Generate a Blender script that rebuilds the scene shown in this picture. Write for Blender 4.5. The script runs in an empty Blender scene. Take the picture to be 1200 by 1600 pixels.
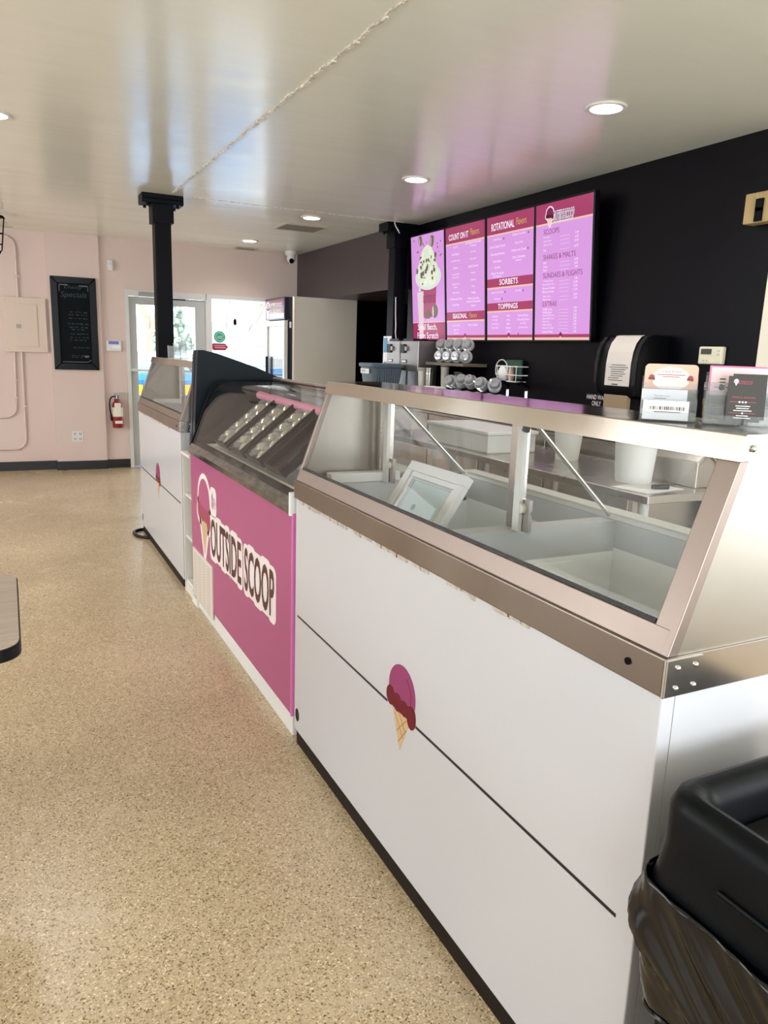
import bpy, bmesh, math, random
from mathutils import Vector, Matrix
rnd = random.Random(7)
S = bpy.context.scene
COL = S.collection

# ------------------------------------------------------------------ camera
cam_d = bpy.data.cameras.new('camera')
cam = bpy.data.objects.new('camera', cam_d); COL.objects.link(cam)
cam_d.sensor_fit = 'VERTICAL'; cam_d.sensor_height = 32.0
cam_d.lens = 1168.12 / 1600.0 * 32.0
cam_d.clip_start = 0.02; cam_d.clip_end = 400
RW = [[0.8958794698, -0.0635462050, 0.4397292978],      # rows: world X, Y, Z in image axes (right, down, forward)
      [-0.4430591750, -0.2016097167, 0.8735285282],
      [0.0331442762, -0.9774023747, -0.2087727352]]
m = Matrix([[r[0], -r[1], -r[2]] for r in RW]).to_4x4()
m.translation = (0, 0, 1.5)
cam.matrix_world = m
S.camera = cam

# ------------------------------------------------------------------ view, sky, daylight
S.view_settings.view_transform = 'Standard'
S.view_settings.look = 'None'
S.view_settings.gamma = 1.0
S.view_settings.use_curve_mapping = False
S.view_settings.exposure = -0.1
W = bpy.data.worlds.new('sky'); S.world = W; W.use_nodes = True
bgn = W.node_tree.nodes['Background']
bgn.inputs[0].default_value = (0.90, 0.95, 1.0, 1); bgn.inputs[1].default_value = 5.8

def area_light(name, loc, direction, sx, sy, power, color=(0.93, 0.97, 1.0)):
    d = bpy.data.lights.new(name, 'AREA'); d.shape = 'RECTANGLE'; d.size = sx; d.size_y = sy
    d.energy = power; d.color = color
    o = bpy.data.objects.new(name, d); COL.objects.link(o)
    o.location = loc
    o.rotation_euler = Vector(direction).to_track_quat('-Z', 'Y').to_euler()
    return o
# daylight through the windows behind the camera, on the left and on the right
area_light('daylight_near', (0.4, -3.35, 1.35), (0, 1, 0.4), 5.0, 2.1, 125)
area_light('daylight_left_a', (-4.55, 1.2, 1.68), (1, 0, 0.8), 2.8, 1.5, 26)
area_light('daylight_left_b', (-4.55, 6.0, 1.68), (1, 0, 0.8), 3.0, 1.5, 110)
area_light('daylight_right', (3.85, -1.2, 1.4), (-1, 0.1, 0.05), 2.6, 1.7, 20)

# ------------------------------------------------------------------ helpers
def lin(c):
    if isinstance(c, str):
        c = c.lstrip('#'); c = [int(c[i:i+2], 16)/255 for i in (0, 2, 4)]
        return tuple((x/12.92 if x <= 0.04045 else ((x+0.055)/1.055)**2.4) for x in c)
    return tuple(c)

MATS = {}
def mat(name, color, rough=0.5, metal=0.0, spec=0.5, var=0.0, vscale=8.0, bump=0.0, bscale=60.0, stretch=None,
        emit=0.0, coat=0.0, rvar=0.0):
    if name in MATS: return MATS[name]
    M = bpy.data.materials.new(name); M.use_nodes = True; MATS[name] = M
    nt = M.node_tree; b = nt.nodes['Principled BSDF']; c = lin(color)
    b.inputs['Base Color'].default_value = (*c, 1)
    b.inputs['Roughness'].default_value = rough
    b.inputs['Metallic'].default_value = metal
    b.inputs['Specular IOR Level'].default_value = spec
    if coat: b.inputs['Coat Weight'].default_value = coat; b.inputs['Coat Roughness'].default_value = 0.06
    if emit:
        b.inputs['Base Color'].default_value = (*[x*.15 for x in c], 1)
        b.inputs['Emission Color'].default_value = (*c, 1); b.inputs['Emission Strength'].default_value = emit
    if var or bump or rvar:
        tc = nt.nodes.new('ShaderNodeTexCoord'); mp = nt.nodes.new('ShaderNodeMapping')
        nt.links.new(tc.outputs['Object'], mp.inputs['Vector'])
        if stretch: mp.inputs['Scale'].default_value = stretch
    if var or rvar:
        n = nt.nodes.new('ShaderNodeTexNoise'); n.inputs['Scale'].default_value = vscale; n.inputs['Detail'].default_value = 4
        nt.links.new(mp.outputs['Vector'], n.inputs['Vector'])
    if var:
        r = nt.nodes.new('ShaderNodeValToRGB')
        r.color_ramp.elements[0].color = (*[max(0, x*(1-var)) for x in c], 1)
        r.color_ramp.elements[1].color = (*[min(1, x*(1+var)) for x in c], 1)
        r.color_ramp.elements[0].position = .3; r.color_ramp.elements[1].position = .7
        nt.links.new(n.outputs['Fac'], r.inputs['Fac']); nt.links.new(r.outputs['Color'], b.inputs['Base Color'])
    if rvar:
        mr = nt.nodes.new('ShaderNodeMapRange'); mr.inputs['From Min'].default_value = .3; mr.inputs['From Max'].default_value = .7
        mr.inputs['To Min'].default_value = max(0, rough-rvar); mr.inputs['To Max'].default_value = rough+rvar
        nt.links.new(n.outputs['Fac'], mr.inputs['Value']); nt.links.new(mr.outputs['Result'], b.inputs['Roughness'])
    if bump:
        n2 = nt.nodes.new('ShaderNodeTexNoise'); n2.inputs['Scale'].default_value = bscale; n2.inputs['Detail'].default_value = 3
        nt.links.new(mp.outputs['Vector'], n2.inputs['Vector'])
        bp = nt.nodes.new('ShaderNodeBump'); bp.inputs['Strength'].default_value = bump; bp.inputs['Distance'].default_value = 0.01
        nt.links.new(n2.outputs['Fac'], bp.inputs['Height']); nt.links.new(bp.outputs['Normal'], b.inputs['Normal'])
    return M

def glass_mat(name, tint=(0.97, 0.99, 0.98), ior=1.5, rough=0.0, haze=0.0, coat=1.0):
    if name in MATS: return MATS[name]
    M = bpy.data.materials.new(name); M.use_nodes = True; MATS[name] = M
    nt = M.node_tree; nt.nodes.clear()
    out = nt.nodes.new('ShaderNodeOutputMaterial'); mx = nt.nodes.new('ShaderNodeMixShader')
    lw = nt.nodes.new('ShaderNodeLayerWeight'); lw.inputs['Blend'].default_value = .5
    pw = nt.nodes.new('ShaderNodeMath'); pw.operation = 'POWER'; pw.inputs[1].default_value = 5
    fr = nt.nodes.new('ShaderNodeMath'); fr.operation = 'MULTIPLY_ADD'
    f0 = ((ior-1)/(ior+1))**2; fr.inputs[1].default_value = (1-f0)*coat; fr.inputs[2].default_value = f0*coat
    nt.links.new(lw.outputs['Facing'], pw.inputs[0]); nt.links.new(pw.outputs[0], fr.inputs[0])
    tr = nt.nodes.new('ShaderNodeBsdfTransparent'); tr.inputs['Color'].default_value = (*tint, 1)
    gl = nt.nodes.new('ShaderNodeBsdfGlossy'); gl.inputs['Roughness'].default_value = rough
    nt.links.new(fr.outputs[0], mx.inputs['Fac'])
    base = tr.outputs['BSDF']
    if haze:
        df = nt.nodes.new('ShaderNodeBsdfDiffuse'); df.inputs['Color'].default_value = (.85, .87, .88, 1)
        m2 = nt.nodes.new('ShaderNodeMixShader'); m2.inputs['Fac'].default_value = haze
        nt.links.new(base, m2.inputs[1]); nt.links.new(df.outputs['BSDF'], m2.inputs[2]); base = m2.outputs['Shader']
    nt.links.new(base, mx.inputs[1]); nt.links.new(gl.outputs['BSDF'], mx.inputs[2])
    nt.links.new(mx.outputs['Shader'], out.inputs['Surface'])
    return M

def floor_mat():
    M = bpy.data.materials.new('polished_aggregate_concrete'); M.use_nodes = True
    nt = M.node_tree; b = nt.nodes['Principled BSDF']; L = nt.links
    tc = nt.nodes.new('ShaderNodeTexCoord')
    n1 = nt.nodes.new('ShaderNodeTexNoise'); n1.inputs['Scale'].default_value = 0.8; n1.inputs['Detail'].default_value = 5
    r1 = nt.nodes.new('ShaderNodeValToRGB')
    r1.color_ramp.elements[0].color = (*lin('#b4a78e'), 1); r1.color_ramp.elements[0].position = .32
    r1.color_ramp.elements[1].color = (*lin('#cdc1a8'), 1); r1.color_ramp.elements[1].position = .68
    v = nt.nodes.new('ShaderNodeTexVoronoi'); v.inputs['Scale'].default_value = 265
    r2 = nt.nodes.new('ShaderNodeValToRGB')                    # per-grain tone
    e = r2.color_ramp.elements
    e[0].color = (*lin('#6a5640'), 1); e[0].position = .0
    e[1].color = (*lin('#f0dfbf'), 1); e[1].position = 1.0
    for p, c in ((.06, '#75614a'), (.12, '#ab977a'), (.5, '#c0ae90'), (.88, '#c9b799'), (.94, '#dccdb4')):
        x = e.new(p); x.color = (*lin(c), 1)
    sep = nt.nodes.new('ShaderNodeSeparateColor')
    n3 = nt.nodes.new('ShaderNodeTexNoise'); n3.inputs['Scale'].default_value = 380; n3.inputs['Detail'].default_value = 2
    mx = nt.nodes.new('ShaderNodeMixRGB'); mx.blend_type = 'MULTIPLY'; mx.inputs['Fac'].default_value = 1.0
    gain = nt.nodes.new('ShaderNodeMixRGB'); gain.blend_type = 'MULTIPLY'; gain.inputs['Fac'].default_value = 1.0
    gain.inputs['Color2'].default_value = (1.90, 2.12, 2.80, 1)
    for n in (n1, n3): L.new(tc.outputs['Object'], n.inputs['Vector'])
    nd = nt.nodes.new('ShaderNodeTexNoise'); nd.inputs['Scale'].default_value = 95; nd.inputs['Detail'].default_value = 3
    va = nt.nodes.new('ShaderNodeVectorMath'); va.operation = 'MULTIPLY_ADD'; va.inputs[1].default_value = (.011, .011, .011)
    L.new(tc.outputs['Object'], nd.inputs['Vector']); L.new(nd.outputs['Color'], va.inputs[0]); L.new(tc.outputs['Object'], va.inputs[2])
    L.new(va.outputs['Vector'], v.inputs['Vector'])
    L.new(n1.outputs['Fac'], r1.inputs['Fac'])
    L.new(v.outputs['Color'], sep.inputs['Color']); L.new(sep.outputs['Red'], r2.inputs['Fac'])
    L.new(r1.outputs['Color'], gain.inputs['Color1'])
    L.new(gain.outputs['Color'], mx.inputs['Color1']); L.new(r2.outputs['Color'], mx.inputs['Color2'])
    # pale scuffs
    n4 = nt.nodes.new('ShaderNodeTexNoise'); n4.inputs['Scale'].default_value = 2.2; n4.inputs['Detail'].default_value = 8; n4.inputs['Distortion'].default_value = 1.5
    L.new(tc.outputs['Object'], n4.inputs['Vector'])
    r4 = nt.nodes.new('ShaderNodeValToRGB'); r4.color_ramp.elements[0].position = .60; r4.color_ramp.elements[1].position = .74
    r4.color_ramp.elements[1].color = (.35, .35, .35, 1)
    L.new(n4.outputs['Fac'], r4.inputs['Fac'])
    m5 = nt.nodes.new('ShaderNodeMixRGB'); m5.inputs['Color2'].default_value = (*lin('#d9cbb0'), 1)
    L.new(r4.outputs['Color'], m5.inputs['Fac']); L.new(mx.outputs['Color'], m5.inputs['Color1'])
    L.new(m5.outputs['Color'], b.inputs['Base Color'])
    mr = nt.nodes.new('ShaderNodeMapRange'); mr.inputs['To Min'].default_value = .17; mr.inputs['To Max'].default_value = .34
    L.new(n1.outputs['Fac'], mr.inputs['Value']); L.new(mr.outputs['Result'], b.inputs['Roughness'])
    b.inputs['Specular IOR Level'].default_value = .5
    bp = nt.nodes.new('ShaderNodeBump'); bp.inputs['Strength'].default_value = .06; bp.inputs['Distance'].default_value = .004
    L.new(n3.outputs['Fac'], bp.inputs['Height']); L.new(bp.outputs['Normal'], b.inputs['Normal'])
    return M

def ceiling_mat():
    M = bpy.data.materials.new('glossy_ceiling_paint'); M.use_nodes = True
    nt = M.node_tree; b = nt.nodes['Principled BSDF']; L = nt.links
    tc = nt.nodes.new('ShaderNodeTexCoord'); mp = nt.nodes.new('ShaderNodeMapping'); mp.inputs['Scale'].default_value = (.5, 2.2, 1)
    L.new(tc.outputs['Object'], mp.inputs['Vector'])
    n = nt.nodes.new('ShaderNodeTexNoise'); n.inputs['Scale'].default_value = 1.6; n.inputs['Detail'].default_value = 3
    n2 = nt.nodes.new('ShaderNodeTexNoise'); n2.inputs['Scale'].default_value = 160
    L.new(mp.outputs['Vector'], n.inputs['Vector']); L.new(tc.outputs['Object'], n2.inputs['Vector'])
    b.inputs['Base Color'].default_value = (*lin('#f0f1e4'), 1)
    b.inputs['Specular IOR Level'].default_value = .75
    mr = nt.nodes.new('ShaderNodeMapRange'); mr.inputs['To Min'].default_value = .12; mr.inputs['To Max'].default_value = .25
    L.new(n.outputs['Fac'], mr.inputs['Value']); L.new(mr.outputs['Result'], b.inputs['Roughness'])
    b1 = nt.nodes.new('ShaderNodeBump'); b1.inputs['Strength'].default_value = .25; b1.inputs['Distance'].default_value = .02
    b2 = nt.nodes.new('ShaderNodeBump'); b2.inputs['Strength'].default_value = .05; b2.inputs['Distance'].default_value = .003
    L.new(n.outputs['Fac'], b1.inputs['Height']); L.new(n2.outputs['Fac'], b2.inputs['Height'])
    L.new(b1.outputs['Normal'], b2.inputs['Normal']); L.new(b2.outputs['Normal'], b.inputs['Normal'])
    return M

# ---- mesh builder
class MB:
    def __init__(s): s.bm = bmesh.new()
    def box(s, x0, y0, z0, x1, y1, z1, M=None):
        vs = [s.bm.verts.new(Vector(p) if M is None else M @ Vector(p)) for p in
              ((x0,y0,z0),(x1,y0,z0),(x1,y1,z0),(x0,y1,z0),(x0,y0,z1),(x1,y0,z1),(x1,y1,z1),(x0,y1,z1))]
        for f in ((0,3,2,1),(4,5,6,7),(0,1,5,4),(1,2,6,5),(2,3,7,6),(3,0,4,7)): s.bm.faces.new([vs[i] for i in f])
        return s
    def prism(s, pts, M, d0, d1):
        """closed 2-D outline extruded along the local z of M"""
        a = [s.bm.verts.new(M @ Vector((p[0], p[1], d0))) for p in pts]
        b = [s.bm.verts.new(M @ Vector((p[0], p[1], d1))) for p in pts]
        s.bm.faces.new(a[::-1]); s.bm.faces.new(b)
        n = len(pts)
        for i in range(n): s.bm.faces.new((a[i], a[(i+1)%n], b[(i+1)%n], b[i]))
        return s
    def cyl(s, p0, p1, r0, r1=None, seg=16, cap=True):
        p0, p1 = Vector(p0), Vector(p1); r1 = r0 if r1 is None else r1
        d = (p1-p0).normalized(); q = d.to_track_quat('Z', 'Y')
        A = []; B = []
        for i in range(seg):
            t = 2*math.pi*i/seg; u = q @ Vector((math.cos(t), math.sin(t), 0))
            A.append(s.bm.verts.new(p0+u*r0)); B.append(s.bm.verts.new(p1+u*r1))
        for i in range(seg): s.bm.faces.new((A[i], A[(i+1)%seg], B[(i+1)%seg], B[i]))
        if cap: s.bm.faces.new(A[::-1]); s.bm.faces.new(B)
        return s
    def tube(s, pts, r, seg=10, closed=False):
        pts = [Vector(p) for p in pts]; n = len(pts); rings = []
        for i, p in enumerate(pts):
            if closed: d = pts[(i+1)%n]-pts[i-1]
            else: d = pts[min(i+1, n-1)]-pts[max(i-1, 0)]
            q = d.normalized().to_track_quat('Z', 'Y')
            rings.append([s.bm.verts.new(p + q @ Vector((math.cos(2*math.pi*k/seg)*r, math.sin(2*math.pi*k/seg)*r, 0))) for k in range(seg)])
        last = n if closed else n-1
        for i in range(last):
            A, B = rings[i], rings[(i+1)%n]
            off = min(range(seg), key=lambda o: (A[0].co-B[o].co).length)
            for k in range(seg): s.bm.faces.new((A[k], A[(k+1)%seg], B[(k+1+off)%seg], B[(k+off)%seg]))
        if not closed: s.bm.faces.new(rings[0][::-1]); s.bm.faces.new(rings[-1])
        return s
    def lathe(s, prof, c, seg=24, sx=1, sy=1, M=None):
        rings = []
        for r, z in prof:
            rings.append([s.bm.verts.new((M or Matrix()) @ Vector((c[0]+r*sx*math.cos(2*math.pi*k/seg), c[1]+r*sy*math.sin(2*math.pi*k/seg), c[2]+z))) for k in range(seg)])
        for A, B in zip(rings, rings[1:]):
            for k in range(seg): s.bm.faces.new((A[k], A[(k+1)%seg], B[(k+1)%seg], B[k]))
        s.bm.faces.new(rings[0][::-1]); s.bm.faces.new(rings[-1])
        return s
    def loft(s, rings, cap=True):
        R = [[s.bm.verts.new(p) for p in r] for r in rings]; n = len(R[0])
        for A, B in zip(R, R[1:]):
            for k in range(n): s.bm.faces.new((A[k], A[(k+1)%n], B[(k+1)%n], B[k]))
        if cap: s.bm.faces.new(R[0][::-1]); s.bm.faces.new(R[-1])
        return s
    def sphere(s, c, r, sx=1, sy=1, sz=1, u=14, v=8):
        prof = [(r*math.sin(math.pi*i/v)+1e-5, -r*sz*math.cos(math.pi*i/v)) for i in range(v+1)]
        return s.lathe(prof, c, u, sx, sy)
    def build(s, name, material, parent=None, bevel=0.0, smooth=False, origin=None, segs=2):
        bmesh.ops.recalc_face_normals(s.bm, faces=s.bm.faces)
        if bevel:
            bmesh.ops.bevel(s.bm, geom=[e for e in s.bm.edges if len(e.link_faces) == 2 and e.calc_face_angle(0) > .5],
                            offset=bevel, segments=segs, profile=.5, affect='EDGES', clamp_overlap=True)
        off = Vector((0, 0, 0))
        if parent is not None:
            p = parent
            while p is not None: off += p.location; p = p.parent
        o_loc = Vector(origin) - off if origin is not None else Vector((0, 0, 0))
        for v in s.bm.verts: v.co -= off + o_loc
        if smooth:
            for f in s.bm.faces: f.smooth = True
        me = bpy.data.meshes.new(name); s.bm.to_mesh(me); s.bm.free()
        if material: me.materials.append(material)
        if smooth and hasattr(me, 'set_sharp_from_angle'): me.set_sharp_from_angle(angle=math.radians(50))
        o = bpy.data.objects.new(name, me); COL.objects.link(o)
        o.location = o_loc
        if parent is not None: o.parent = parent
        return o

def thing(name, label, cat, loc, group=None):
    o = bpy.data.objects.new(name, None); COL.objects.link(o); o.location = loc; o.empty_display_size = .1
    o['label'] = label; o['category'] = cat
    if group: o['group'] = group
    return o
def tag(o, label, cat, group=None):
    o['label'] = label; o['category'] = cat
    if group: o['group'] = group
    return o
def struct(o): o['kind'] = 'structure'; return o
def box(name, x0, y0, z0, x1, y1, z1, material, parent=None, bevel=0.0, **k):
    return MB().box(x0, y0, z0, x1, y1, z1).build(name, material, parent, bevel, **k)

def plane_M(o, u, v):
    u = Vector(u).normalized(); v = Vector(v).normalized(); n = u.cross(v)
    M = Matrix((u, v, n)).transposed().to_4x4(); M.translation = Vector(o); return M
def circ(cx, cy, rx, ry=None, n=28, a0=0, a1=2*math.pi):
    ry = rx if ry is None else ry
    full = abs(a1-a0-2*math.pi) < 1e-6
    k = n if full else n+1
    return [(cx+rx*math.cos(a0+(a1-a0)*i/n), cy+ry*math.sin(a0+(a1-a0)*i/n)) for i in range(k)]
def rrect(x0, y0, x1, y1, r, n=5):
    P = []
    for cx, cy, a in ((x1-r, y1-r, 0), (x0+r, y1-r, 90), (x0+r, y0+r, 180), (x1-r, y0+r, 270)):
        P += [(cx+r*math.cos(math.radians(a+90*i/n)), cy+r*math.sin(math.radians(a+90*i/n))) for i in range(n+1)]
    return P
def rect(x0, y0, x1, y1): return [(x0, y0), (x1, y0), (x1, y1), (x0, y1)]

def text_verts(body, offset=0.0, align='LEFT', spacing=1.0, shear=0.0):
    cu = bpy.data.curves.new('t', 'FONT'); cu.body = body; cu.size = 1; cu.offset = offset; cu.align_x = align
    cu.space_line = spacing; cu.shear = shear; cu.resolution_u = 3; cu.fill_mode = 'FRONT'
    ob = bpy.data.objects.new('t', cu); COL.objects.link(ob)
    bpy.context.view_layer.update()
    me = bpy.data.meshes.new_from_object(ob.evaluated_get(bpy.context.evaluated_depsgraph_get()))
    V = [tuple(v.co) for v in me.vertices]; F = [tuple(p.vertices) for p in me.polygons]
    bpy.data.objects.remove(ob); bpy.data.curves.remove(cu); bpy.data.meshes.remove(me)
    return V, F
def add_text(mb, body, M, x0, y0, x1, y1, d, offset=0.0, fit='box', align='LEFT', shear=0.0, ref=None):
    """text fitted to the rectangle x0..x1, y0..y1 of plane M, d above it; fit 'h' keeps the letter shape and only the height"""
    V, F = text_verts(body, offset, 'LEFT', 1.0, shear)
    if not V: return
    R = V if ref is None else ref
    ax, bx_ = min(v[0] for v in R), max(v[0] for v in R); ay, by = min(v[1] for v in R), max(v[1] for v in R)
    sy = (y1-y0)/(by-ay); sx = (x1-x0)/(bx_-ax) if fit == 'box' else sy*.9
    ox = x0
    if fit == 'h':
        w = (bx_-ax)*sx
        if align == 'CENTER': ox = (x0+x1)/2-w/2
        elif align == 'RIGHT': ox = x1-w
    vs = [mb.bm.verts.new(M @ Vector((ox+(v[0]-ax)*sx, y0+(v[1]-ay)*sy, d))) for v in V]
    for f in F:
        try: mb.bm.faces.new([vs[i] for i in f])
        except ValueError: pass
    return V
def text_obj(name, body, M, r, d, material, parent, **k):
    mb = MB(); add_text(mb, body, M, *r, d, **k)
    return mb.build(name, material, parent)

# ------------------------------------------------------------------ materials
FLOOR = floor_mat(); CEIL = ceiling_mat()
PINKWALL = mat('pink_wall_paint', '#ddc9c1', .55, var=.03, vscale=1.2)
BLACKWALL = mat('near_black_wall_paint', '#040309', .36, spec=.14, bump=.12, bscale=120)
SOFFIT = mat('dark_plum_paint', '#3a2f33', .35, bump=.05, bscale=90)
CREAM = mat('off_white_wall_panel', '#e4ddd0', .5, var=.03, vscale=2)
WHITEWALL = mat('white_wall_paint', '#d8d2c8', .6)
BLACKBASE = mat('black_vinyl_base', '#121114', .45)
ALU = mat('painted_aluminium', '#b9bcbb', .45, spec=.5, var=.02)
ALUW = mat('pale_frame', '#d8d8d4', .5)
STEEL = mat('brushed_stainless', '#c2bcb6', .26, metal=1.0, rvar=.05, vscale=2)
STEELD = mat('worn_stainless', '#8c8178', .33, metal=1.0, var=.10, vscale=3, rvar=.06)
STEELS = mat('satin_stainless', '#94877f', .42, metal=1.0, rvar=.05, vscale=2)
CHROME = mat('chrome', '#d8d8d8', .12, metal=1.0)
WHITEPANEL = mat('white_laminate', '#c8c9ce', .24, var=.012, vscale=1.5, coat=.15)
WHITEPL = mat('white_plastic', '#e2e2e0', .4)
GREYPL = mat('grey_plastic', '#bcbfc0', .5)
WELL = mat('white_enamel_liner', '#f3f6f5', .35)
PINKPANEL = mat('magenta_vinyl', '#ab4c7f', .28, var=.03, vscale=2)
BLACKM = mat('black_metal', '#02040b', .45, spec=.1)
BLACKPL = mat('black_plastic', '#050608', .4, spec=.25, bump=.02, bscale=300)
BLACKVINYL = mat('black_vinyl_line', '#0d0b0c', .4)
MAROON = mat('maroon_vinyl', '#66001a', .42, spec=.3)
MAGENTA = mat('scoop_vinyl', '#8f3067', .4)
CONE = mat('cone_vinyl', '#cdb086', .45)
CONEL = mat('cone_line_vinyl', '#a37c45', .45)
WHITEV = mat('white_vinyl', '#efe6e4', .4)
DARKRED = mat('dark_letter_vinyl', '#4d1420', .4)
PALEPINK = mat('pale_pink_vinyl', '#d9a3bb', .4)
GASKET = mat('black_gasket', '#08080a', .5)
GLASS = glass_mat('clear_glass', (.985, .99, .988), coat=.42)
WINGLASS = glass_mat('window_glass', (.98, .99, .99))
ACRYL = glass_mat('clear_acrylic', (.93, .95, .97), 1.49, .02, haze=.045)
CLEARCUP = glass_mat('clear_plastic', (.88, .90, .92), 1.55, .05, haze=.16)
LAMP = mat('lamp_diffuser', (1, .96, .9), .5, emit=9)
WOOD = mat('pale_wood', '#b99f6e', .5, var=.15, vscale=6, stretch=(1, 12, 1))
TABLETOP = mat('grey_wood_laminate', '#b0a093', .27, var=.10, vscale=9, stretch=(1, 9, 1))

# ------------------------------------------------------------------ room shell
ZC = 2.694
struct(box('floor', -4.5, -3.3, -.12, 5.6, 9.9, 0, FLOOR))
struct(box('ceiling', -4.5, -3.3, ZC, 5.6, 9.9, ZC+.15, CEIL))
# far wall with door and window opening
mb = MB()
mb2 = MB(); mb2.box(-4.5, 9.68, 0, -4.2, 9.83, ZC).box(-3.3, 9.68, 0, .5, 9.83, ZC).box(-4.2, 9.68, 0, -3.3, 9.83, .75).box(-4.2, 9.68, 2.62, -3.3, 9.83, ZC)
struct(mb2.build('wall_far_left', PINKWALL))
w2 = bpy.data.objects.new('window_2', None); COL.objects.link(w2); w2.location = (-3.75, 9.68, 0); struct(w2)
mb2 = MB(); mb2.box(-4.2, 9.66, .75, -4.12, 9.80, 2.62).box(-3.38, 9.66, .75, -3.3, 9.80, 2.62).box(-4.12, 9.66, 2.54, -3.38, 9.80, 2.62).box(-4.12, 9.66, .75, -3.38, 9.80, .83)
mb2.build('window_frame', ALUW, w2); box('window_pane', -4.12, 9.72, .83, -3.38, 9.727, 2.54, WINGLASS, w2)
mb.box(.5, 9.635, 0, 1.303, 9.83, ZC).box(1.303, 9.635, 2.129, 3.2, 9.83, ZC).box(3.2, 9.635, 0, 5.6, 9.83, ZC)
far = struct(mb.build('wall_far', PINKWALL))
pil = struct(box('wall_pilaster', .472, 9.585, 0, 1.03, 9.70, ZC, PINKWALL))
mb = MB()
mb.box(-4.5, 9.667, 0, .472, 9.68, .105).box(.462, 9.573, 0, 1.04, 9.585, .105).box(.462, 9.585, 0, .472, 9.68, .105).box(1.03, 9.622, 0, 1.303, 9.635, .105).box(1.03, 9.585, 0, 1.04, 9.63, .105)
struct(mb.build('baseboard_far', BLACKBASE))
# left wall with two windows, near wall with shop windows
mb = MB()
mb.box(-4.5, -3.3, 0, -4.3, 9.68, .9).box(-4.5, -3.3, 2.45, -4.3, 9.68, ZC).box(-4.5, -3.3, .9, -4.3, -.25, 2.45).box(-4.5, 2.65, .9, -4.3, 4.45, 2.45).box(-4.5, 7.55, .9, -4.3, 9.68, 2.45)
struct(mb.build('wall_left', PINKWALL))
mb = MB()
mb.box(-4.3, -3.3, 0, 3.75, -3.1, .28).box(-4.3, -3.3, 2.42, 3.75, -3.1, ZC).box(-4.3, -3.3, .28, -2.15, -3.1, 2.42).box(2.95, -3.3, .28, 3.75, -3.1, 2.42)
for x in (-.45, 1.25): mb.box(x-.04, -3.3, .28, x+.04, -3.1, 2.42)
struct(mb.build('wall_near', WHITEWALL))
# menu wall, far alcove
struct(box('wall_right', 3.6, 2.748, 0, 3.75, 6.78, ZC, BLACKWALL))
mb = MB(); mb.box(3.6, -3.3, 0, 3.75, 2.748, .5).box(3.6, -3.3, 2.3, 3.75, 2.748, ZC).box(3.6, -3.3, .5, 3.75, -2.6, 2.3).box(3.6, .2, .5, 3.75, 2.748, 2.3)
struct(mb.build('wall_right_near', WHITEWALL))

struct(box('wall_alcove', 5.4, 6.78, 0, 5.6, 9.68, ZC, BLACKWALL))
struct(box('wall_partition', 3.098, 8.70, 0, 3.912, 8.76, 2.112, CREAM))
struct(box('wall_back', 3.912, 8.70, 0, 5.4, 8.76, 2.105, BLACKWALL))
struct(box('wall_soffit', 3.466, 6.78, 2.112, 5.4, 9.635, ZC, SOFFIT))
struct(box('wall_alcove_side', 3.75, 6.6, 0, 5.6, 6.78, ZC, BLACKWALL))
# ceiling seam: torn tape with a ragged edge, along and across the room
mb = MB(); r2 = random.Random(3)
y = 0.6
while y < 6.5:
    L_ = r2.uniform(.03, .07); w = r2.uniform(.004, .011); x = 1.315-.0085*(y-2.5)+r2.uniform(-.006, .006)
    mb.box(x-w, y, ZC-r2.uniform(.004, .009), x+w, y+L_*.9, ZC+.001); y += L_
x = 1.45
while x < 3.4:
    L_ = r2.uniform(.05, .14); mb.box(x, 6.58+r2.uniform(-.004, .004), ZC-.003, x+L_*.8, 6.588, ZC+.001); x += L_
struct(mb.build('trim_1', mat('torn_seam_tape', '#d8d2c4', .35, var=.4, vscale=40)))

# door
d = bpy.data.objects.new('door_1', None); COL.objects.link(d); d.location = (1.303, 9.635, 0); struct(d)
mb = MB(); mb.box(1.303, 9.60, 0, 1.345, 9.75, 2.129).box(1.345, 9.60, 2.062, 2.27, 9.75, 2.129).box(2.262, 9.60, 0, 2.335, 9.75, 2.129)
mb.build('door_frame', ALUW, d)
mb = MB(); mb.box(1.35, 9.64, .01, 1.435, 9.69, 2.055).box(2.135, 9.64, .01, 2.255, 9.69, 2.055).box(1.435, 9.64, 1.965, 2.135, 9.69, 2.055).box(1.435, 9.64, .01, 2.135, 9.69, .28)
mb.build('door_leaf', ALU, d, .004)
box('door_pane', 1.435, 9.66, .28, 2.135, 9.667, 1.965, WINGLASS, d)
mb = MB(); mb.tube([(1.34, 9.56, 1.19), (2.2, 9.56, 1.19)], .016); mb.box(1.37, 9.56, 1.17, 1.41, 9.64, 1.21).box(2.16, 9.56, 1.17, 2.2, 9.64, 1.21)
mb.build('push_bar', ALUW, d)
mb = MB(); mb.box(1.46, 9.55, 2.055, 1.74, 9.60, 2.105); mb.box(1.66, 9.53, 2.03, 1.69, 9.56, 2.06)
cl = mb.build('door_closer', mat('door_closer_grey', '#8d8b86', .4, metal=.6), d, .004)
MB().box(1.68, 9.535, 2.035, 2.0, 9.55, 2.05).build('closer_arm', BLACKM, cl)
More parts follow.
